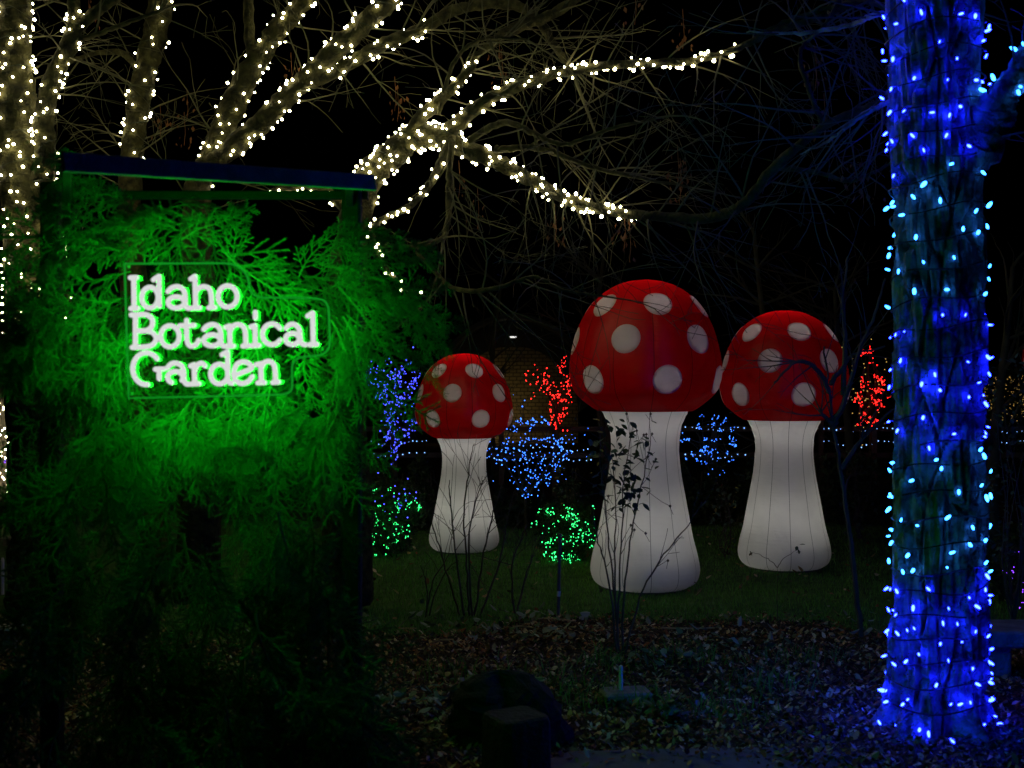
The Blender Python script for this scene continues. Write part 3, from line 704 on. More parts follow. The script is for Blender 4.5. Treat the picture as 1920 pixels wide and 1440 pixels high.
def bough_mesh(seed, L=.42, lat=.13, n_lat=15, needle=.013, flat=.35, droop=.25, dmul=1.0, sub=True):
    rg = random.Random(seed); V = []; Fc = []
    m = MB()
    def twig(p, d, L_, r, dr):
        pts = [p]; n = max(3, int(L_ / .018)); d = d.normalized()
        for i in range(n):
            d = (d + Vector((rg.gauss(0, .05), rg.gauss(0, .05), rg.gauss(0, .05) - dr * .06))).normalized()
            pts.append(pts[-1] + d * (L_ / n))
        m.tube(pts, [r * (1 - .6 * i / n) for i in range(n + 1)], 3, False, 1); return pts
    def needles(pts, nl, dens):
        dens = dens * dmul
        vs = []; fs = []
        for a, b in zip(pts[:-1], pts[1:]):
            T = (b - a).normalized(); k = max(2, int((b - a).length * dens))
            for q in range(k):
                p = a.lerp(b, (q + rg.random()) / k); sd = T.cross(Vector((rg.gauss(0, 1), rg.gauss(0, 1), rg.gauss(0, 1)))).normalized()
                dd = (T * rg.uniform(.5, 1.0) + sd * .8).normalized() * nl * rg.uniform(.7, 1.15); wv = T.cross(dd).normalized() * nl * .11
                i0 = len(vs); vs += [p - wv, p + wv, p + dd]; fs.append((i0, i0 + 1, i0 + 2))
        m.add(vs, fs, 0)
    main = twig(Vector((0, 0, 0)), Vector((1, 0, .25)), L, .0045, droop * 1.5)
    needles(main[len(main) // 4:], needle, 550)
    n = len(main)
    for i in range(n_lat):
        t = .12 + .86 * i / n_lat; p = main[int(t * (n - 1))]; T = (main[min(n - 1, int(t * (n - 1)) + 1)] - main[max(0, int(t * (n - 1)) - 1)]).normalized()
        for s in (-1, 1):
            side = Vector((-T.y, T.x, 0)).normalized() * s
            ll = lat * (1 - .6 * t) * rg.uniform(.7, 1.2)
            pt = twig(p, T * rg.uniform(.7, 1.1) + side * .85 + Vector((0, 0, rg.gauss(0, flat))), ll, .002, droop * 2)
            needles(pt, needle, 760)
            if sub and ll > .07:
                for q in (.4, .65):
                    pp = pt[int(q * (len(pt) - 1))]; T2 = (pt[-1] - pt[-2]).normalized()
                    for s2 in (-1, 1):
                        p3 = twig(pp, T2 + T2.cross(Vector((0, 0, 1))) * s2 * .8 + Vector((0, 0, rg.gauss(0, flat))), ll * .42, .0014, droop * 2); needles(p3, needle * .9, 620)
    return m.mesh('bough', [NEEDLE, STEMM])
BV = [bough_mesh(11 + i, rnd(.40, .5), rnd(.11, .15), 13, .0125, .3, rnd(.3, .6)) for i in range(4)]              # fuzzy, for the back
FV = [bough_mesh(61 + i, rnd(.38, .52), rnd(.15, .20), 8, .0115, .2, rnd(.5, 1.1), 2.6) for i in range(6)]   # feathery fronds
def place_bough(px, py, d, ang, out=0.3, roll=None, sc=1.0, v=None):
    """stem root at a picture place; ang = direction on the picture (0 right, 90 up)"""
    P = at(px, py, d); A = R(ang)
    X = Vector((math.cos(A), -out, math.sin(A))).normalized()
    Zg = Vector((0, -1, .35)); Y = Zg.cross(X).normalized(); Z = X.cross(Y)
    M = Matrix((X, Y, Z)).transposed().to_4x4() @ Matrix.Rotation(roll if roll is not None else rnd(-.5, .5), 4, 'X')
    o = link_mesh('bough', random.choice(v or FV), arch, P - arch.location, M.to_euler(), (sc, sc, sc)); return o
nbough = 0
def in_sign(x, y): return 240 < x < 600 and 500 < y < 740
# dim back layer
for py in range(430, 1600, 84):
    for px in range(140, 640, 92):
        x = px + rnd(-35, 35); y = py + rnd(-30, 30)
        if 420 < x and y < 470: continue
        place_bough(x - (60 if x > 520 else 0), y, rnd(4.42, 4.6), -90 + 60 * (x - 390) / 250 + rnd(-40, 40), .05, sc=rnd(1.2, 1.6), v=BV); nbough += 1
for k in range(22):
    place_bough(rnd(120, 600), rnd(1040, 1420), rnd(4.35, 4.6), -90 + rnd(-50, 50), .0, sc=rnd(1.7, 2.2), v=BV); nbough += 1
# feathery fronds round the sign, with dark gaps
for py in range(400, 1540, 58):
    for px in range(135, 680, 84):
        x = px + rnd(-38, 38); y = py + rnd(-28, 28)
        if x < 175 and y < 520: continue
        if x > 400 and y < 462: continue
        if 770 < y < 960 and random.random() < .35: continue
        side = (x - 400) / 280.0
        ang = -90 + 62 * side + rnd(-28, 28)
        if y < 520: ang = (-90 - 95 + rnd(-20, 35)) if side < 0 else (-90 + 70 + rnd(-30, 30))
        if x > 545 and y > 600: x -= 75; ang = rnd(-135, -90)
        if y > 720 and random.random() < .45: continue
        d = rnd(3.92, 4.4) if y < 760 else rnd(4.3, 4.6)
        place_bough(x, y, d, ang, rnd(-.08, .1), sc=rnd(.7, 1.05)); nbough += 1
# a shelf of sprays under the sign that keeps its light off the lower part
for k in range(24):
    place_bough(rnd(150, 640), rnd(752, 800), rnd(3.98, 4.06), rnd(-115, -65), rnd(.8, 1.3), roll=rnd(-.3, .3), sc=rnd(.7, .95)); nbough += 1
# sprays standing up over the sign
for (x, y, a) in ((560, 520, 60), (620, 540, 35), (640, 510, 50), (440, 500, 95), (380, 480, 130), (300, 460, 140), (260, 430, 150), (330, 430, 155), (250, 390, 155), (300, 400, 20), (340, 450, 30)):
    place_bough(x, y, rnd(3.95, 4.08), a, .08, sc=rnd(.5, .75)); nbough += 1
# left spill, level with the letters so that they light it
for (x, y, a, s_) in ((215, 420, 160, .8), (225, 470, 172, .9), (205, 520, 195, .95), (225, 560, 205, 1.0), (200, 600, 200, 1.0), (180, 560, 190, .95), (215, 640, 222, .95), (190, 660, 232, .9), (150, 590, 205, .95), (120, 600, 215, .9), (100, 560, 200, .8), (140, 650, 240, .8), (80, 610, 235, .8), (220, 700, 245, .8), (60, 640, 250, .6),
                       (160, 345, 135, .5), (190, 370, 150, .6), (120, 330, 160, .4)):
    place_bough(x, y, rnd(3.86, 3.98), a, rnd(-.05, .04), roll=rnd(-.4, .4), sc=s_); nbough += 1
# right branch reaching out to the small toadstool
for (x, y, a, s_) in ((610, 470, 10, .7), (620, 500, -15, .8), (640, 530, -25, .7), (650, 480, 12, .8), (690, 520, -20, .75), (720, 555, -30, .6), (700, 490, 5, .6), (760, 590, -35, .5), (790, 600, -15, .45), (800, 615, -50, .35), (650, 590, -45, .5), (640, 640, -70, .45), (630, 690, -85, .5), (620, 600, -60, .6), (700, 560, -55, .45), (745, 560, 10, .5)):
    place_bough(x, y, rnd(3.84, 3.95), a, rnd(-.05, .04), roll=rnd(-.4, .4), sc=s_); nbough += 1
# unlit sprays hanging before the small toadstool
for (x, y, a, s_) in ((735, 640, -40, .45), (760, 660, -30, .4), (800, 690, -55, .3), (715, 760, -60, .35)):
    place_bough(x, y, 4.3, a, 0, sc=s_, v=BV); nbough += 1
# hanging boughs below
for (x, y, a, d, s) in ((330, 1010, 235, 3.9, 1.2), (350, 1000, 215, 3.9, 1.1), (380, 1020, -80, 3.9, 1.0), (280, 1080, 240, 3.88, 1.1), (520, 960, -70, 3.92, 1.1), (580, 970, -80, 3.92, 1.1), (640, 960, -88, 3.92, 1.1), (150, 880, 250, 3.95, 1.0), (190, 880, -70, 3.95, .9),
                        (120, 1100, 225, 3.95, 1.2), (180, 1150, 230, 3.9, 1.2), (100, 1230, 220, 3.95, 1.2), (60, 1300, 225, 3.9, 1.2), (120, 1350, 240, 3.9, 1.2), (250, 1330, -60, 3.85, 1.0), (420, 1300, -75, 3.85, 1.1), (610, 1100, -80, 3.95, 1.1), (640, 1180, -70, 3.95, 1.1), (650, 1260, -65, 3.95, 1.1),
                        (650, 1330, -45, 3.9, 1.1), (560, 1250, -70, 3.88, 1.1), (480, 1150, -85, 3.88, 1.1), (440, 840, -20, 3.9, .5), (500, 830, 60, 3.88, .45), (540, 840, 30, 3.88, .5), (480, 860, 170, 3.9, .5), (640, 800, -40, 3.9, .5), (680, 1380, -60, 3.9, 1.1), (560, 1400, -80, 3.85, 1.1), (300, 1420, -100, 3.85, 1.2), (180, 1420, 230, 3.85, 1.2), (40, 1400, 220, 3.9, 1.2)):
    place_bough(x, y, d - .19 if y < 1120 else d, a, .12, sc=s * (.8 if y < 1120 else 1)); nbough += 1

# ------------------------------------------------------------------ the neon sign
SD = 3.72
sgn = thing('neon_sign', 'glowing green-edged acrylic sign with white tube letters among evergreen boughs', 'sign', at(410, 750, SD))
def sp(cx, cy, d=SD): return at(200 + cx / 4, 460 + cy / 4, d)
T_FACE = emit('tube_face', (0.96, 1.0, 0.97), 0.70)
T_GLOW = emit('tube_glow', (0.008, 1.0, 0.025), 74.0)
T_EDGE = emit('panel_edge_glow', (0.02, 1.0, 0.06), 0.24)
def arcpts(cx, cy, rx, ry, a0, a1, n=18):
    return [(cx + rx * math.cos(R(a0 + (a1 - a0) * i / n)), cy - ry * math.sin(R(a0 + (a1 - a0) * i / n))) for i in range(n + 1)]
def sm(*p): return [(q.x, q.y) for q in catmull([(a, b, 0) for a, b in p], None, 6)]
def la(x, y, w_=1.0):   # two-storey a, x,y = bowl centre
    return [sm((x - 62, y - 82), (x - 35, y - 108), (x + 10, y - 118), (x + 52, y - 96), (x + 66, y - 50), (x + 68, y + 15), (x + 80, y + 40), (x + 102, y + 45)), arcpts(x, y, 62, 42, 0, 360)]
LET = [
 ('I', [[(203, 245), (207, 470)], [(178, 243), (225, 241)], [(182, 474), (234, 472)]]),
 ('d', [arcpts(325, 392, 62, 78, 0, 360), [(392, 232), (395, 455)], [(352, 258), (392, 232)]]),
 ('a', la(522, 428)),
 ('h', [[(662, 232), (668, 470)], [(632, 252), (662, 232)], [(642, 470), (698, 468)], sm((670, 350), (690, 322), (730, 310), (768, 325), (784, 370), (788, 465)), [(766, 468), (812, 466)]]),
 ('o', arcpts(907, 383, 72, 80, 0, 360)),
 ('B', [[(216, 525), (216, 762)], sm((185, 522), (240, 520), (295, 520), (335, 545), (345, 580), (330, 620), (290, 640), (220, 642)), sm((290, 640), (345, 655), (372, 700), (345, 745), (290, 762), (192, 765))]),
 ('o', arcpts(475, 682, 70, 80, 0, 360)),
 ('t', [sm((600, 562), (600, 640), (603, 715), (620, 750), (650, 755), (678, 735), (690, 712)), [(550, 603), (656, 600)]]),
 ('a', la(790, 712)),
 ('n', [[(922, 605), (926, 755)], [(893, 615), (922, 605)], sm((926, 640), (950, 605), (985, 594), (1022, 608), (1040, 650), (1044, 752)), [(898, 757), (952, 755)], [(1022, 755), (1066, 752)]]),
 ('i', [[(1112, 602), (1115, 750)], [(1082, 612), (1112, 602)], [(1088, 753), (1144, 750)], [(1115, 502), (1116, 545)]]),
 ('c', arcpts(1240, 667, 72, 78, 35, 325)),
 ('a', [sm((1345, 622), (1370, 597), (1400, 592), (1428, 606), (1446, 640), (1452, 700), (1464, 735), (1490, 745)), arcpts(1393, 702, 52, 42, 0, 360)]),
 ('l', [[(1545, 507), (1550, 745)], [(1508, 530), (1545, 507)], [(1522, 745), (1576, 742)]]),
 ('G', [arcpts(298, 925, 102, 120, 38, 275), [(366, 930), (428, 928)], [(394, 930), (394, 1000)]]),
 ('a', [sm((455, 920), (480, 892), (512, 884), (555, 897), (576, 940), (580, 1005), (592, 1035), (612, 1042)), arcpts(515, 990, 58, 44, -30, 240)]),
 ('r', [[(656, 895), (660, 1036)], [(630, 905), (656, 895)], [(632, 1040), (692, 1037)], sm((662, 935), (680, 898), (712, 884), (738, 905))]),
 ('d', [arcpts(845, 965, 66, 74, 0, 360), sm((906, 797), (908, 900), (910, 1005), (922, 1028), (942, 1034)), [(866, 820), (906, 797)]]),
 ('e', [sm((958, 978), (1020, 952), (1086, 922), (1068, 888), (1025, 874), (978, 892), (955, 950), (965, 1008), (1010, 1036), (1060, 1022), (1092, 985))]),
 ('n', [[(1156, 888), (1160, 1030)], [(1122, 895), (1156, 888)], sm((1160, 920), (1180, 882), (1212, 870), (1245, 884), (1262, 925), (1267, 1025)), [(1134, 1031), (1184, 1029)], [(1246, 1029), (1290, 1025)]]),
]
TR = 19.5 / 4 / F * SD       # tube radius
for ch_, strokes in LET:
    if isinstance(strokes[0], tuple): strokes = [strokes]
    m = MB()
    for q, st in enumerate(strokes):
        pts = [sp(x, y, SD - .0012 * q) for x, y in st]
        if len(pts) == 2: pts = [pts[0].lerp(pts[1], t) for t in (0, .33, .66, 1)]
        closed = (pts[0] - pts[-1]).length < 1e-6
        sides = 12; n = len(pts); vs = []
        ext = []
        for i in range(n):
            a = pts[(i - 1) % (n - 1)] if closed else pts[max(i - 1, 0)]; b = pts[(i + 1) % (n - 1)] if closed else pts[min(i + 1, n - 1)]
            t = (b - a); t.y = 0; t = t.normalized(); ext.append((pts[i], Vector((-t.z, 0, t.x)), t, 1.0))
        if not closed:   # rounded ends
            s0, s1 = ext[0], ext[-1]
            ext = [(s0[0] - s0[2] * TR * math.cos(f), s0[1], s0[2], math.sin(f)) for f in (.15, .7, 1.15)] + ext + [(s1[0] + s1[2] * TR * math.cos(f), s1[1], s1[2], math.sin(f)) for f in (1.15, .7, .15)]
        n = len(ext)
        for (pt, u, t, k) in ext:
            for j in range(sides):
                an = 2 * math.pi * j / sides; vs.append(pt + u * math.cos(an) * TR * k + Vector((0, -1, 0)) * math.sin(an) * TR * k)
        fs = []; mi = []
        for i in range(n - 1):
            for j in range(sides):
                fs.append((i * sides + j, i * sides + (j + 1) % sides, (i + 1) * sides + (j + 1) % sides, (i + 1) * sides + j))
                pt, u, t, k = ext[i]; am = 2 * math.pi * (j + .5) / sides
                nn = u * math.cos(am) + Vector((0, -1, 0)) * math.sin(am); mi.append(0 if nn.dot((cam_o.location - pt).normalized()) > -.02 else 1)
        base = len(m.v); m.v.extend([tuple(a) for a in vs]); m.f.extend([tuple(i + base for i in f) for f in fs]); m.mi.extend(mi)
    o = m.build('letter', [T_FACE, T_GLOW], sgn, True)
out_c = [(135, 138), (500, 136), (880, 134)] + sm((880, 134), (960, 148), (1030, 195), (1062, 260), (1072, 320), (1105, 372), (1170, 393))[1:] + [(1420, 393), (1560, 398)] + sm((1560, 398), (1630, 415), (1662, 470), (1668, 560))[1:] + [(1674, 700)] + sm((1674, 700), (1662, 775), (1610, 820), (1520, 832))[1:] + sm((1520, 832), (1440, 845), (1395, 890), (1390, 960))[1:] + [(1392, 1030)] + sm((1392, 1030), (1385, 1085), (1345, 1112), (1280, 1120))[1:] + [(900, 1130), (165, 1146), (150, 640)]
PDp = SD + .018
ACR = bpy.data.materials.new('clear_acrylic'); ACR.use_nodes = True
t = ACR.node_tree; t.nodes.remove(t.nodes['Principled BSDF'])
a1 = t.nodes.new('ShaderNodeBsdfTransparent'); a1.inputs[0].default_value = (.93, .96, .94, 1); a2 = t.nodes.new('ShaderNodeBsdfGlossy'); a2.inputs['Roughness'].default_value = .05
fr = t.nodes.new('ShaderNodeFresnel'); fr.inputs[0].default_value = 1.4; ms = t.nodes.new('ShaderNodeMixShader')
t.links.new(fr.outputs[0], ms.inputs[0]); t.links.new(a1.outputs[0], ms.inputs[1]); t.links.new(a2.outputs[0], ms.inputs[2]); a3 = t.nodes.new('ShaderNodeBsdfDiffuse'); a3.inputs[0].default_value = (.8, .8, .8, 1); m3 = t.nodes.new('ShaderNodeMixShader'); m3.inputs[0].default_value = .0008
t.links.new(ms.outputs[0], m3.inputs[1]); t.links.new(a3.outputs[0], m3.inputs[2]); t.links.new(m3.outputs[0], t.nodes['Material Output'].inputs[0])
m = MB(); n = len(out_c)
m.add([sp(x, y, PDp) for x, y in out_c], [tuple(range(n))]); m.build('acrylic_panel', ACR, sgn)
m = MB(); m.tube([sp(x, y, PDp) for x, y in out_c + out_c[:1]], 2.1 / F * SD, 6, False); m.build('panel_edge', T_EDGE, sgn)
for (x, y) in ((165, 160), (1620, 780), (1620, 440), (190, 1115)):
    m = MB(); m.tube([sp(x, y, PDp - .004), sp(x, y, 4.15)], .006, 8); m.build('standoff', METAL, sgn)

# ------------------------------------------------------------------ lit shrubs and trees farther back
def lit_plant(name, label, cat, d, paths, n, E, br, jit, bark=BARK_T, r0=.02, leaves=0, ell=None, leaf_m=None, base=None, group=None):
    """branch paths in picture places; bulbs spread along them or through an ellipse of foliage"""
    b = base or paths[0][0]; bp = at(b[0], b[1], d); bp.z = 0
    root = thing(name, label, cat, bp, group); m = MB(); bl_ = MB()
    cur = []
    for P in paths:
        c, r = catmull([at(x, y, d + rnd(-.15, .15)) for x, y in P], [r0 * (1 - .7 * i / max(1, len(P) - 1)) for i in range(len(P))], 5); m.tube(c, r, 5); cur.append(c)
    if paths[0][0][1] < 720 + F * CH / d:   # trunk down to the ground
        m.tube([Vector((cur[0][0].x, cur[0][0].y, 0)), cur[0][0]], [r0 * 1.2, r0], 6)
    spots_ = []
    if ell:
        x, y, rx, ry = ell
        for q in range(max(8, n // 5)):
            th = rnd(0, 6.28); k = math.sqrt(random.random()) * (.92 + .15 * math.sin(3 * th + x) + .1 * math.sin(7 * th + y))
            e = at(x + math.cos(th) * rx * k, y + math.sin(th) * ry * k, d); e.y -= math.sqrt(max(.05, 1 - k * k)) * rx / F * d * rnd(.5, 1)
            c = random.choice(cur); a = random.choice(c); mid = a.lerp(e, .55) + rvec(.04)
            pts = catmull([a, mid, e, e + rvec(.05)], None, 4); m.tube(pts, [.006 - .004 * i / 12 for i in range(len(pts))], 3, False); spots_ += pts[8:] + pts[-4:]
    else:
        for q in range(max(6, n // 5)):
            c = random.choice(cur); p_ = random.choice(c[1:]); spots_ += grow(m, p_, rvec(1) + Vector((0, 0, .6)), rnd(.12, .34), .005, 1, .05, 3)
        for c in cur: spots_ += c * 3
    m.build('branches', bark, root)
    for k in range(n):
        p_ = random.choice(spots_) + rvec(.012 if ell else .03)
        b2 = br * .62 * random.choice((.6, .8, 1, 1.15)); bl_.octa(p_, b2, b2 * rnd(1, 1.5))
    o = bl_.build('bulbs', E, root); o['kind'] = 'stuff'
    if leaves:
        lv = MB(); x, y, rx, ry = ell
        for k in range(leaves):
            v3 = rvec(1).normalized() * rnd(.35, 1.0) ** .5; v3 *= 1 + .15 * math.sin(5 * v3.x + 3 * v3.z + x)
            p_ = at(x, y, d) + Vector((v3.x * rx, v3.y * rx, v3.z * ry)) / F * d
            if p_.z > .02: leaf_quads(lv, p_, rnd(.03, .06))
        o = lv.build('leaves', leaf_m or LEAF_H, root); o['kind'] = 'stuff'
    return root
lit_plant('lit_tree', 'small tree outlined in violet blue lights left of the smallest toadstool', 'tree', 13.5, [[(738, 880), (732, 800), (722, 740), (705, 690)], [(728, 770), (745, 720), (742, 695)], [(730, 790), (765, 745), (778, 715)], [(722, 745), (695, 720), (688, 700)], [(738, 840), (770, 800), (782, 775)], [(735, 850), (738, 810), (728, 780)]], 430, E_VIO, .011, .075)
lit_plant('lit_tree', 'V-shaped tree covered in red lights between the toadstools', 'tree', 14.5, [[(1046, 800), (1036, 755), (1015, 725), (985, 706)], [(1046, 795), (1050, 745), (1056, 712), (1050, 678)], [(1044, 790), (1042, 740), (1022, 712)], [(1048, 790), (1066, 745), (1070, 715)], [(1050, 795), (1048, 765), (1040, 745)]], 230, E_RED, .011, .05)
lit_plant('lit_shrub', 'low spreading shrub draped in pale blue lights right of the smallest toadstool', 'shrub', 12.0, [[(985, 930), (960, 890), (930, 845), (915, 825)], [(985, 930), (965, 860), (950, 820), (978, 790)], [(988, 930), (990, 860), (985, 815)], [(990, 930), (1010, 860), (1030, 800)], [(992, 925), (1030, 870), (1055, 822)], [(1000, 915), (1040, 880), (1062, 850)], [(925, 840), (970, 830), (1020, 828), (1058, 832)], [(930, 860), (980, 855), (1030, 858), (1060, 850)], [(978, 790), (1005, 794), (1030, 790)]], 330, E_SKY, .0095, .06, r0=.012)
lit_plant('lit_shrub', 'blue lit shrub glimpsed between the largest and middle-sized toadstools', 'shrub', 13.5, [[(1330, 900), (1325, 850), (1300, 800)], [(1330, 890), (1340, 830), (1365, 790)], [(1330, 880), (1310, 830)]], 190, E_SKY, .0085, .1, ell=(1330, 825, 56, 62), r0=.012)
lit_plant('lit_tree', 'dense tree of red and amber lights right of the middle-sized toadstool', 'tree', 15.0, [[(1632, 820), (1630, 760), (1628, 700), (1630, 665)], [(1630, 780), (1605, 740)], [(1630, 770), (1648, 720)]], 240, E_RED, .010, .1, ell=(1628, 735, 32, 72))
o = thing('lit_shrub', 'amber specks of light low round the red and amber tree', 'string lights', (at(1610, 800, 15).x, 14.9, 0)); m = MB()
for k in range(70): m.octa(at(random.gauss(1615, 26), random.gauss(745, 50), 14.9 + rnd(-.2, .2)), .007)
m.build('bulbs', E_AMB, o)['kind'] = 'stuff'
m = MB(); m.tube([Vector((at(1610, 800, 15).x, 14.9, 0)), at(1612, 760, 14.9), at(1620, 690, 14.9)], .012, 5); m.build('branches', BARK_D, o)
lit_plant('lit_shrub', 'rounded bush netted in green lights beside the largest toadstool', 'shrub', 10.2, [[(1060, 1058), (1055, 1000), (1030, 960)], [(1060, 1058), (1080, 990), (1095, 960)]], 320, E_GRN, .0080, .1, leaves=3000, ell=(1058, 998, 55, 58), r0=.012)
lit_plant('lit_shrub', 'looser bush with green lights left of the smallest toadstool', 'shrub', 10.6, [[(725, 1045), (720, 980), (700, 930)], [(725, 1045), (745, 970), (780, 935)]], 260, E_GRN, .0075, .1, leaves=3000, ell=(725, 968, 68, 74), r0=.012)
o = thing('light_string', 'few violet lights mixed into the looser green bush', 'string lights', at(735, 940, 10.2)); m = MB()
for k in range(22): m.octa(at(random.gauss(745, 28), random.gauss(938, 22), 10.15), .006)
m.build('bulbs', E_VIO, o)['kind'] = 'stuff'
m = MB(); m.tube([at(690 + 11 * k, 938 + 18 * math.sin(k * 1.7), 10.16) for k in range(10)], .0025, 3); m.build('wire', WIRE, o)
lit_plant('lit_shrub', 'small purple lit bush at the far left behind the arch', 'shrub', 12.0, [[(50, 925), (48, 880), (30, 850)], [(50, 920), (70, 870)]], 60, E_PUR, .0085, .08, leaves=900, ell=(52, 882, 34, 40), r0=.01)
lit_plant('lit_shrub', 'purple lit bush at the right edge beyond the blue trunk', 'shrub', 8.2, [[(1900, 1125), (1895, 1060), (1880, 1010)], [(1900, 1120), (1915, 1050)]], 42, E_PUR, .0065, .08, leaves=900, ell=(1895, 1062, 46, 72), r0=.01)
# amber speckled hedge far behind at the right
hx = at(1870, 760, 20); o = thing('hedge', 'far clipped hedge speckled with amber lights beyond the right-hand shrub', 'hedge', (hx.x, 20, 0))
m = MB(); lv = MB()
for k in range(260): m.octa(at(rnd(1832, 1925), rnd(705, 790), 19.4), .0055 * rnd(.5, 1.2))
m.build('bulbs', E_AMB, o)['kind'] = 'stuff'
for k in range(3500): leaf_quads(lv, at(rnd(1800, 1990), rnd(690, 880), rnd(19.5, 20.5)), rnd(.05, .1))
lv.build('leaves', LEAF_H, o)['kind'] = 'stuff'

# fence with two light rows
FD = 15.6
def fence_row(x0, x1, y, label, sag):
    root = thing('light_string', label, 'string lights', at(x0, y, FD), 'pale blue rows of lights along the far fence')
    m = MB(); wv = MB(); pts = []; x = x0; i = 0
    while x < x1:
        yy = y + sag * math.sin((x - x0) / 115 * math.pi) ** 2 + rnd(-1.5, 1.5); P = at(x, yy, FD - .05); pts.append(P)
        m.octa(P, .0085 * rnd(.6, 1.2)); x += rnd(7, 15)
    wv.tube(pts, .003, 3); wv.build('wire', WIRE, root); m.build('bulbs', E_ICE, root)['kind'] = 'stuff'
fence_row(672, 800, 848, 'lower pale blue light row on the fence behind the violet tree', 6)
fence_row(672, 800, 826, 'upper pale blue light row on the fence behind the violet tree', 8)
fence_row(905, 1110, 838, 'upper pale blue light row on the fence between the two left toadstools', 8)
fence_row(905, 1110, 858, 'lower pale blue light row on the fence between the two left toadstools', 6)
fence_row(1285, 1400, 802, 'upper pale blue light row on the fence between the two right toadstools', 5)
fence_row(1285, 1400, 852, 'lower pale blue light row on the fence between the two right toadstools', 8)
fence_row(1545, 1690, 803, 'upper pale blue light row on the fence left of the blue trunk', 5)
fence_row(1545, 1690, 826, 'lower pale blue light row on the fence left of the blue trunk', 14)
fence_row(1835, 1940, 805, 'upper pale blue light row on the fence right of the blue trunk', 6)
fence_row(1835, 1940, 822, 'lower pale blue light row on the fence right of the blue trunk', 8)
fr_ = thing('post_fence', 'low dark post and rail fence far behind the toadstools', 'fence', (at(1200, 820, FD).x, FD, 0))
for i in range(14):
    x = at(640 + i * 100, 820, FD).x; m = MB(); m.box((x, FD + .03, .55), (.07, .07, 1.1), 0, 0, .008); m.build('post', BARK_D, fr_)
for z in (.98, .62):
    m = MB(); m.box((at(1290, 820, FD).x, FD + .09, z), (10.2, .03, .07)); m.build('rail', BARK_D, fr_)

# wrapped thin trunk at the very left
P0 = at(4, 1000, 13); P0.z = 0
o = thing('bare_tree', 'thin far trunk with white lights at the left picture edge below the thick trunk', 'tree', P0); m = MB(); c = [Vector((P0.x, 13, z)) for z in (0, .4, .8, 1.2, 1.6, 2.2)]; m.tube(c, [.06, .055, .05, .045, .04, .03], 7); m.build('trunk', BARK_D, o)
st = thing('light_string', 'white lights winding up the thin far trunk at the left edge', 'string lights', at(4, 930, 12.9)); m = MB(); wv = MB(); pts = []
for k in range(44):
    p_ = Vector((P0.x + .075 * math.sin(k * 1.9), 13 - .07 * abs(math.cos(k * 1.9)) - .01, .35 + k * .024)); pts.append(p_); m.octa(p_, .010, .012)
m.build('bulbs', E_WARM, st)['kind'] = 'stuff'; wv.tube(pts, .003, 3); wv.build('wire', WIRE, st)

# ------------------------------------------------------------------ arched block building far behind
BD = 30.0
BLK = bpy.data.materials.new('block_wall'); BLK.use_nodes = True; t = BLK.node_tree; b = t.nodes['Principled BSDF']; b.inputs['Roughness'].default_value = .9
tc = t.nodes.new('ShaderNodeTexCoord'); mp = t.nodes.new('ShaderNodeMapping'); mp.inputs['Rotation'].default_value = (R(90), 0, 0)
bk = t.nodes.new('ShaderNodeTexBrick'); bk.inputs['Color1'].default_value = (.34, .28, .15, 1); bk.inputs['Color2'].default_value = (.28, .22, .11, 1); bk.inputs['Mortar'].default_value = (.06, .05, .03, 1)
bk.inputs['Scale'].default_value = 2.5; bk.inputs['Mortar Size'].default_value = .03
t.links.new(tc.outputs['Object'], mp.inputs[0]); t.links.new(mp.outputs[0], bk.inputs['Vector']); t.links.new(bk.outputs[0], b.inputs['Base Color'])
bc = at(962, 720, BD); bld = thing('arched_building', 'far tan block building under a curved roof between the toadstools', 'building', (bc.x, BD, 0))
def arch_pts(half, top, n=28):
    return [(bc.x + half * math.cos(math.pi * i / n), top * (0.32 + .68 * math.sin(math.pi * i / n))) for i in range(n + 1)]
W_ = arch_pts(1.75, 2.62); m = MB(); m.add([(x, BD + .6, z) for x, z in W_] + [(W_[-1][0], BD + .6, 0), (W_[0][0], BD + .6, 0)], [tuple(range(len(W_) + 2))]); m.build('wall', BLK, bld)
O1 = arch_pts(2.15, 3.42); O2 = arch_pts(2.05, 3.30); m = MB(); n = len(O1); ys_ = (BD - .6, BD + 5)
vs = [(x, y, z) for y in ys_ for P_ in (O1, O2) for x, z in P_]
m.add(vs, [(i, i + 1, 2 * n + i + 1, 2 * n + i) for i in range(n - 1)] + [(n + i + 1, n + i, 3 * n + i, 3 * n + i + 1) for i in range(n - 1)] + [(i, n + i, n + i + 1, i + 1) for i in range(n - 1)])
m.build('roof', mat('roof_sheet', (.10, .11, .10), .7, .2, 3), bld)
O3 = arch_pts(2.05, 3.30); m = MB()
m.add([(x, BD + .4, z) for x, z in O3] + [(x, BD + .4, z) for x, z in W_], [(i, i + 1, n + i + 1, n + i) for i in range(n - 1)]); m.build('gable', mat('gable_board', (.05, .05, .045), .8), bld)
m = MB(); a_ = at(956, 632, BD - .2); b_ = at(968, 632, BD - .2); m.tube([a_, b_], .02, 6); m.build('tube_lamp', emit('tube_lamp', (1, .98, .92), 1.2), bld)
m = MB(); m.tube([a_ + Vector((-.02, 0, .03)), a_ + Vector((-.02, .5, .6))], .008, 4); m.tube([b_ + Vector((.02, 0, .03)), b_ + Vector((.02, .5, .6))], .008, 4); m.build('lamp_bracket', METAL, bld)
m = MB(); fx = at(915, 700, BD).x; m.add([(fx - .12, BD - .9, .75), (fx + .12, BD - .9, .75), (fx + .12, BD - .8, .95), (fx - .12, BD - .8, .95)], [(3, 2, 1, 0)]); m.build('floodlight', emit('flood', (1, .72, .30), 30), bld)
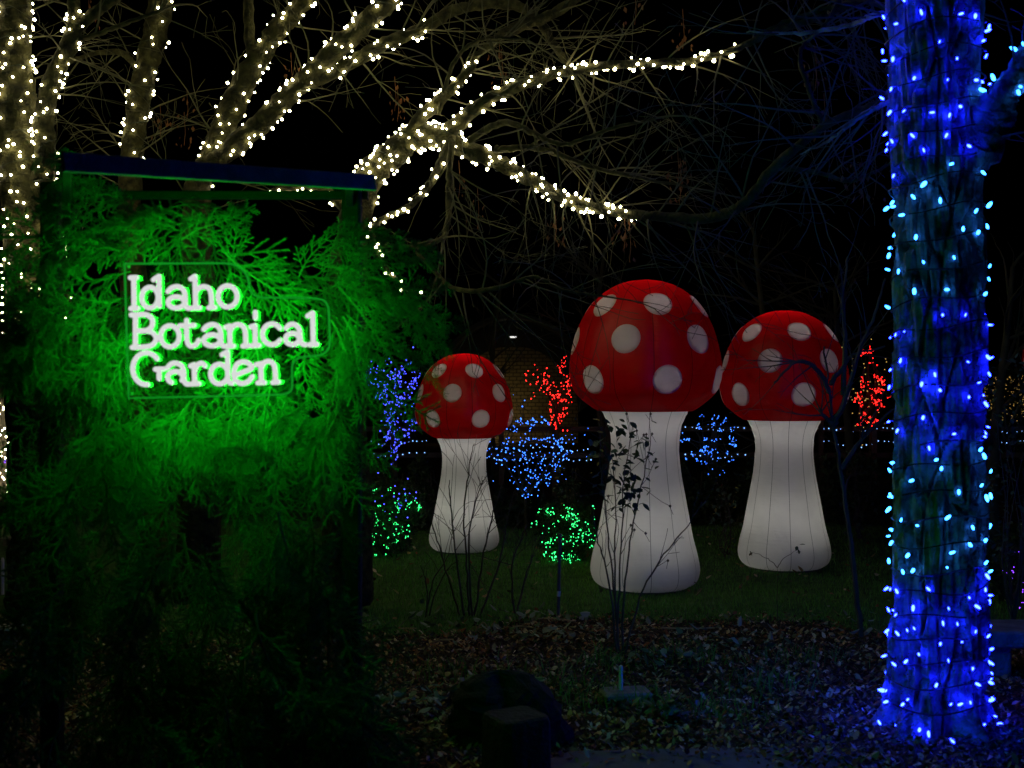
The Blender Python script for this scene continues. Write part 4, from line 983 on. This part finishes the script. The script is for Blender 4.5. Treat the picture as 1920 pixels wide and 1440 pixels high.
m = MB(); m.box((fx, BD - .94, .80), (.3, .10, .3)); m.box((fx, BD - .94, .33), (.06, .06, .66)); m.build('floodlight_housing', METAL, bld)

# another spotted shape at the right picture edge, far off
o = mushroom(1985, 852, 600, 20, 'far toadstool balloon cut by the right picture edge', 9)

# ------------------------------------------------------------------ plants in front of the toadstools
def stems_plant(name, label, cat, base, d, stems, m_=BARK_D, r=.005, tw=3, tl=.25, lev=1, droop=0):
    bp = at(base[0], base[1], d); bp.z = 0; root = thing(name, label, cat, bp); tips = []
    for P in stems:
        m = MB(); c, rr = catmull([at(x, y, d + dz) for x, y, dz in P], [r * (1 - .7 * i / (len(P) - 1)) for i in range(len(P))], 6)
        c = [q + rvec(.003) for q in c]; m.tube(c, rr, 5); n_ = len(c)
        for q in range(tw):
            j = random.randint(n_ // 3, n_ - 2); s = grow(m, c[j], (c[j + 1] - c[j]).normalized() + rvec(.5), rnd(.5, 1) * tl, rr[j] * .6, lev, droop, 3); tips.append(s[-1])
        m.build('stem', m_, root); tips.append(c[-1])
    return root, tips
def leaf_mesh(name, m_, s):
    b_ = MB(); vs = []; prof = [(0, 0), (.2, .22), (.45, .32), (.75, .22), (1, 0)]
    for t_, w2 in prof: vs += [(t_ * s, -w2 * s, .08 * s * math.sin(t_ * 3)), (t_ * s, 0, -.02 * s), (t_ * s, w2 * s, .08 * s * math.sin(t_ * 3))]
    fs = []
    for i in range(4): fs += [(3 * i, 3 * i + 3, 3 * i + 4, 3 * i + 1), (3 * i + 1, 3 * i + 4, 3 * i + 5, 3 * i + 2)]
    b_.add(vs, fs); return b_.mesh(name, m_, True)
LM_R = [leaf_mesh('leaf', LEAF_G, s) for s in (.038, .05, .06)]
LM_S = [leaf_mesh('leaf', LEAF_S, s) for s in (.03, .04, .055)]
LM_Y = [leaf_mesh('leaf', LEAF_Y, s) for s in (.03, .045)]
def add_leaf(root, P, lm_, d_=None):
    o = bpy.data.objects.new('leaf', random.choice(lm_)); COL.objects.link(o); o.parent = root; o.location = P - root.location
    o.rotation_euler = (d_ or Vector((rnd(-1, 1), rnd(-1, .4), rnd(-1, .5)))).to_track_quat('X', 'Z').to_euler(); o.rotation_euler.x += rnd(-.8, .8)
rose, tips = stems_plant('rose_bush', 'leggy leafy rose bush standing before the largest toadstool', 'bush', (1160, 1240), 6.65,
    [[(1155, 1245, 0), (1160, 1130, 0), (1165, 1000, .02), (1170, 900, .03), (1186, 795, .04)], [(1162, 1245, .02), (1150, 1100, .02), (1135, 960, -.03), (1125, 860, -.05), (1128, 800, -.06)],
     [(1165, 1245, 0), (1172, 1090, 0), (1188, 980, .03), (1210, 880, .05), (1222, 815, .05)], [(1168, 1240, .03), (1200, 1120, .05), (1245, 1040, .08), (1290, 985, .1), (1310, 950, .1)], [(1158, 1240, -.02), (1140, 1080, -.04), (1120, 1010, -.08), (1112, 960, -.1)],
     [(1160, 1240, 0), (1152, 1060, 0), (1155, 960, 0), (1150, 860, 0)]], tw=7, tl=.24, r=.007)
for k in range(120):
    t_ = random.random(); y = 790 + 165 * t_; x = 1180 + (45 - 20 * abs(t_ - .4)) * random.gauss(0, .62) - (8 if t_ < .5 else 0)
    add_leaf(rose, at(x, y, 6.65 + rnd(-.12, .12)), LM_R)
for k in range(26): add_leaf(rose, at(1128 + random.gauss(0, 14), rnd(785, 930), 6.6 + rnd(-.1, .1)), LM_S if k % 3 else LM_Y)
for k in range(26):
    m = MB(); P = tips[k % len(tips)]
    m.octa(P, .009, .011); m.tube([P + Vector((0, 0, -.008)), P + Vector((rnd(-.03, .03), .01, -.05))], .0016, 3); m.build('rose_hip', BARK_D, rose)
stems_plant('bare_shrub', 'leafless many-stemmed shrub before the smallest toadstool', 'shrub', (900, 1150), 7.75,
    [[(880, 1155, 0), (875, 1060, 0), (870, 960, 0), (880, 880, 0), (888, 832, 0)], [(890, 1155, 0), (905, 1050, .03), (925, 960, .05), (940, 920, .05)], [(870, 1155, 0), (855, 1050, -.04), (845, 950, -.06), (842, 900, -.06)], [(900, 1155, .05), (935, 1060, .08), (950, 980, .1), (945, 960, .1)],
     [(862, 1155, .05), (840, 1080, .05), (815, 1000, .05), (800, 955, .05)], [(970, 1145, 0), (985, 1080, .03), (1000, 1040, .05)], [(885, 1155, -.05), (880, 1000, -.1), (905, 900, -.1)], [(965, 1150, 0), (960, 1060, 0), (990, 980, 0)]], BARK_D, .0085, 7, .36, 2)
stems_plant('bare_shrub', 'pale twiggy stems at the lawn edge left of the leafless shrub', 'shrub', (800, 1150), 7.8, [[(798, 1155, 0), (812, 1090, 0), (840, 1040, 0), (850, 985, 0)], [(800, 1155, 0), (800, 1100, 0), (788, 1060, 0)], [(803, 1155, .02), (830, 1080, .04), (860, 1050, .05)]], BARK_T, .006, 2, .2)
sap, tips = stems_plant('sapling', 'thin leaning bare sapling before the middle-sized toadstool', 'tree', (1612, 1195), 7.1,
    [[(1616, 1195, 0), (1600, 1060, 0), (1585, 940, 0), (1572, 850, 0), (1560, 790, 0), (1555, 730, 0), (1545, 650, 0)], [(1578, 880, 0), (1610, 830, .04), (1650, 790, .06), (1690, 755, .06)], [(1562, 800, 0), (1590, 730, -.05), (1610, 660, -.05), (1640, 590, -.05), (1660, 520, -.05)], [(1556, 735, 0), (1530, 690, -.05), (1490, 680, -.1), (1452, 718, -.1)],
     [(1580, 740, 0), (1585, 640, .04), (1580, 560, .04), (1590, 480, .04)], [(1565, 800, 0), (1545, 780, 0), (1535, 765, 0)], [(1556, 720, 0), (1580, 690, .02), (1600, 665, .02), (1660, 650, .05)]], BARK_T, .019, 5, .42, 2, .05)
stems_plant('weed', 'tiny two-armed weed stalk before the foot of the middle-sized toadstool', 'plant', (1458, 1165), 7.6, [[(1458, 1165, 0), (1458, 1110, 0), (1458, 1062, 0)], [(1458, 1064, 0), (1440, 1048, 0), (1408, 1036, 0)], [(1458, 1064, 0), (1470, 1046, 0), (1496, 1030, 0)]], BARK_D, .003, 0)
wd = bpy.data.objects['weed']
for (x, y) in ((1406, 1033), (1410, 1036), (1495, 1024), (1497, 1030), (1493, 1036), (1499, 1021)): add_leaf(wd, at(x, y, 7.6), LM_R[:1])

def leafy_shrub(label, ell, d, n, lms, base, stems=6, m_=BARK_D):
    x, y, rx, ry = ell; st = [[(base[0] + rnd(-6, 6), base[1], 0), (base[0] + rnd(-.4, .4) * rx, (base[1] + y) / 2, rnd(-.05, .05)), (x + rnd(-.9, .9) * rx, y - rnd(.2, .95) * ry, rnd(-.15, .15))] for k in range(stems)]
    root, tips = stems_plant('leafy_shrub', label, 'shrub', base, d, st, m_, .006, 3, .3)
    for k in range(n):
        u, v = rnd(-1, 1), rnd(-1, 1); add_leaf(root, at(x + u * rx * math.sqrt(1 - v * v * .6), y + v * ry, d + rnd(-.25, .25)), lms)
    return root
leafy_shrub('loose leafy shrub lit blue at the right edge beyond the trunk', (1895, 860, 55, 190), 7.3, 210, LM_S, (1900, 1175), 10)
leafy_shrub('dim shrub with a few yellow leaves between the two right toadstools', (1362, 985, 34, 70), 10.6, 90, LM_Y + LM_S * 2, (1362, 1045), 7)
leafy_shrub('dim yellowing shrub behind the green netted bush', (1062, 915, 26, 45), 11.2, 70, LM_Y + LM_S * 2, (1062, 1020), 5)
leafy_shrub('dark shrub right of the middle-sized toadstool', (1612, 930, 38, 90), 11.5, 90, LM_S, (1612, 1010), 7)

# dim bare trees and brush far behind
for i, (x, d, lab) in enumerate(((1430, 13.5, 'dim bare tree behind the middle-sized toadstool'), (1580, 14.0, 'dim bare tree behind the red and amber lights'), (1130, 16, 'dim bare tree behind the largest toadstool'), (930, 18, 'dim tangled tree before the arched building'), (1880, 10.5, 'dim bare tree right of the blue trunk'))):
    b_ = at(x, 900, d); o = thing('bare_tree', lab, 'tree', (b_.x, d, 0)); m = MB(); hh = rnd(2.6, 3.6); c = [Vector((b_.x + .1 * math.sin(z * 1.3 + i), d, z)) for z in np.linspace(0, hh, 9)]
    m.tube(c, [.07 - .05 * k / 8 for k in range(9)], 7); m.build('trunk', BARK_T, o, True); m = MB()
    for k in range(16):
        j = random.randint(2, 8); grow(m, c[j], Vector((rnd(-1, 1), rnd(-.5, .5), rnd(.1, .9))), rnd(.6, 1.5), .018, 2, .05, 4)
    m.build('twigs', BARK_T, o)['kind'] = 'stuff'
for i, (x0, x1, y0, y1, d, lab) in enumerate(((655, 810, 860, 960, 12.5, 'low dark brush under the violet lit tree'), (1240, 1420, 860, 1010, 13.2, 'dark evergreen brush behind the two right toadstools'), (930, 1110, 900, 1010, 12.8, 'dark brush below the pale blue shrub'), (1540, 1680, 850, 1020, 13.0, 'dark brush between sapling and blue trunk'))):
    o = thing('hedge', lab, 'hedge', (at((x0 + x1) / 2, 900, d).x, d, 0)); m = MB(); zt = at(0, y0, d).z
    for k in range(3000):
        x = rnd(x0, x1); z = rnd(0, zt * (.75 + .25 * math.sin(x * .09) + rnd(-.1, .1))); P = at(x, 800, d); P.z = z; P.y += rnd(-.4, .4); leaf_quads(m, P, rnd(.04, .09))
    m.build('foliage', LEAF_H, o)['kind'] = 'stuff'
    for k in range(6): m = MB(); P = at(rnd(x0, x1), 800, d); m.tube([Vector((P.x, d, 0)), Vector((P.x + rnd(-.1, .1), d, zt * .8))], [.02, .006], 5); m.build('stem', BARK_D, o)

# ------------------------------------------------------------------ small things on the ground
d = gd(1155); P = at(1046, 1155, d); o = thing('plant_stake', 'thin dark metal stake with a white band before the green netted bush', 'stake', (P.x, d, 0))
m = MB(); m.tube([(P.x, d, -.05), at(1050, 1000, d)], .0115, 8); m.build('pole', METAL, o)
m = MB(); m.tube([at(1047.4, 1118, d), at(1047.7, 1108, d)], .0135, 10); m.build('band', WHITEP, o)
d = 5.75; P = at(1166, 1310, d); o = thing('marker_post', 'short blue-lit peg standing on a flat stone block in the leaf bed', 'marker', (P.x, d, 0))
m = MB(); m.box((P.x + .02, d, .025), (.25, .16, .06), .15, 0, .012); m.build('stone_block', STONE, o)
m = MB(); m.tube([(P.x - .005, d, .05), (P.x - .005, d, .17), (P.x - .004, d, .178)], [.0105, .0105, .006], 8); m.build('peg', WHITEP, o)
def rock(label, px, d, w_, h_, seed, m_, sharp=1.0, dep=.4):
    rg_ = random.Random(seed); P = at(px, 1300, d); m = MB(); nu, nv = 22, 14; k = [rg_.uniform(0, 6) for i in range(8)]
    for j in range(nv + 1):
        v = math.pi * .5 * j / nv
        for i in range(nu):
            u = 2 * math.pi * i / nu; rr = 1 + .16 * math.sin(2 * u + k[0]) + .10 * math.sin(3 * u + k[1] + v * 2) + .09 * math.sin(5 * u + k[2] + 3 * v) + .05 * math.sin(9 * u + k[4] + 5 * v) + rg_.uniform(-.09, .09)
            x = math.cos(u) * math.cos(v) ** .7 * w_ / 2 * rr; y = math.sin(u) * math.cos(v) ** .7 * dep * rr; z = math.sin(v) * h_ * (1 + .12 * math.sin(2 * u + k[3]))
            m.v.append((P.x + x - z * .25 * sharp, d + y, z - .03))
    for j in range(nv):
        for i in range(nu): m.f.append((j * nu + i, j * nu + (i + 1) % nu, (j + 1) * nu + (i + 1) % nu, (j + 1) * nu + i)); m.mi.append(0)
    o = m.build('boulder', m_); tag(o, label, 'rock'); return o
rock('large black boulder in the leaf bed behind the square block', 956, 5.15, .46, .30, 4, ROCK, .6, .22)
# square timber block in front of the boulder
d = 4.55; P = at(968, 1357, d); m = MB(); wv = .145; 
rg_ = random.Random(3); zt = P.z
prof = [(-.02, 1.0), (zt * .4, 1.0), (zt * .8, .99), (zt - .025, .985), (zt - .006, .93), (zt, .84)]
for z, k in prof:
    for i in range(24):
        a = 2 * math.pi * i / 24 + .95; c_, s_ = math.cos(a), math.sin(a); q = (abs(c_) ** 6 + abs(s_) ** 6) ** (-1 / 6)
        rr = wv * k * q * (1 + rg_.uniform(-.012, .012)); m.v.append((P.x + rr * c_ * .82 * math.cos(.5) - rr * s_ * .82 * math.sin(.5), d + .14 + rr * c_ * math.sin(.5) * .82 + rr * s_ * .82 * math.cos(.5), z + rg_.uniform(-.003, .003)))
for j in range(len(prof) - 1):
    for i in range(24): m.f.append((j * 24 + i, j * 24 + (i + 1) % 24, (j + 1) * 24 + (i + 1) % 24, (j + 1) * 24 + i)); m.mi.append(0)
m.f.append(tuple((len(prof) - 1) * 24 + i for i in range(24))); m.mi.append(0)
tag(m.build('stone_block', mat('weathered_block', (.04, .038, .035), .9, .4, 14, .8, 40)), 'squarish rough stone block in front of the black boulder', 'stone block')
# stone bench at the right edge
d = 6.2; P = at(1960, 1190, d); o = thing('stone_bench', 'low stone slab bench at the right edge beyond the blue trunk', 'bench', (P.x, d, 0)); zt = at(0, 1180, d).z
m = MB(); m.box((P.x, d + .1, zt - .045), (.72, .34, .09), 0, 0, .012); m.build('seat', STONE, o)
for s in (-.24, .24): m = MB(); m.box((P.x + s, d + .12, (zt - .09) / 2 - .002), (.12, .24, zt - .094), 0, 0, .01); m.build('leg', STONE, o)
# things at the left edge
d = gd(1112); P = at(5, 1112, d); o = thing('marker_post', 'slim pale post at the left edge of the leaf bed', 'marker', (P.x, d, 0)); m = MB(); m.tube([(P.x, d, -.03), at(5, 1052, d)], .013, 8); m.build('pole', WHITEP, o); m = MB(); m.tube([at(5, 1052, d), at(5, 1046, d)], [.015, .009], 8); m.build('cap', WHITEP, o)
d = gd(1226); P = at(12, 1226, d); zt = at(0, 1176, d).z; o = thing('path_lantern', 'small box lantern glowing on its far left side at the left edge', 'lantern', (P.x, d, 0))
m = MB(); m.box((P.x, d, zt / 2), (.135, .12, zt - .012), .12, 0, .006); m.build('housing', METAL, o); m = MB(); m.box((P.x, d, zt), (.16, .14, .012), .12); m.build('lid', WHITEP, o)
m = MB(); m.box((P.x - .073, d - .008, zt * .5), (.004, .085, zt * .7), .12); m.build('pane', emit('lantern_pane', (1, .9, .7), 9), o)
d = 11.2; P = at(30, 1022, d); o = thing('garden_bench', 'tiny green-lit bench far off at the left', 'bench', (P.x, d, 0)); zt = at(0, 1009, d).z
for k in range(3): m = MB(); m.box((P.x, d - .06 + k * .06, zt), (.27, .05, .012)); m.build('slat', STONE, o)
for s in (-.08, .08): m = MB(); m.box((P.x + s, d, zt / 2 - .004), (.03, .14, zt - .008)); m.build('leg', STONE, o)
# dry stalks
STALK = mat('dry_stalk', (.40, .32, .14), .7, .2, 20)
for (pts, lab) in (([(890, 1188), (902, 1170), (908, 1168), (918, 1182)], 'bent dry stalk in the middle of the leaf bed'), ([(965, 1190), (960, 1178), (975, 1174), (1005, 1178)], 'curled dry stalk right of the bent stalk'), ([(1000, 1160), (1040, 1160), (1080, 1168)], 'long dry stalk at the lawn edge left of the rose bush'),
                   ([(945, 1268), (965, 1268), (980, 1275), (988, 1287)], 'arched dry stalk just behind the black boulder'), ([(748, 1180), (770, 1178), (782, 1181)], 'short dry stalk beside the hanging boughs'), ([(805, 1210), (825, 1200), (850, 1199)], 'dry stalk lying below the short one'),
                   ([(1240, 1180), (1290, 1181), (1340, 1180)], 'straight dry stalk right of the rose bush'), ([(-5, 1150), (15, 1165), (38, 1178)], 'dry stalk behind the box lantern')):
    P = []
    for i, (x, y) in enumerate(pts): q = at(x, y, gd(max(y, pts[0][1], pts[-1][1]) + 6)); q.z = max(q.z, .03); P.append(q)
    m = MB(); c, r = catmull(P, [.005, .0055, .005, .003][:len(P)], 6); m.tube(c, r, 5); tag(m.build('dry_stalk', STALK), lab, 'stalk')
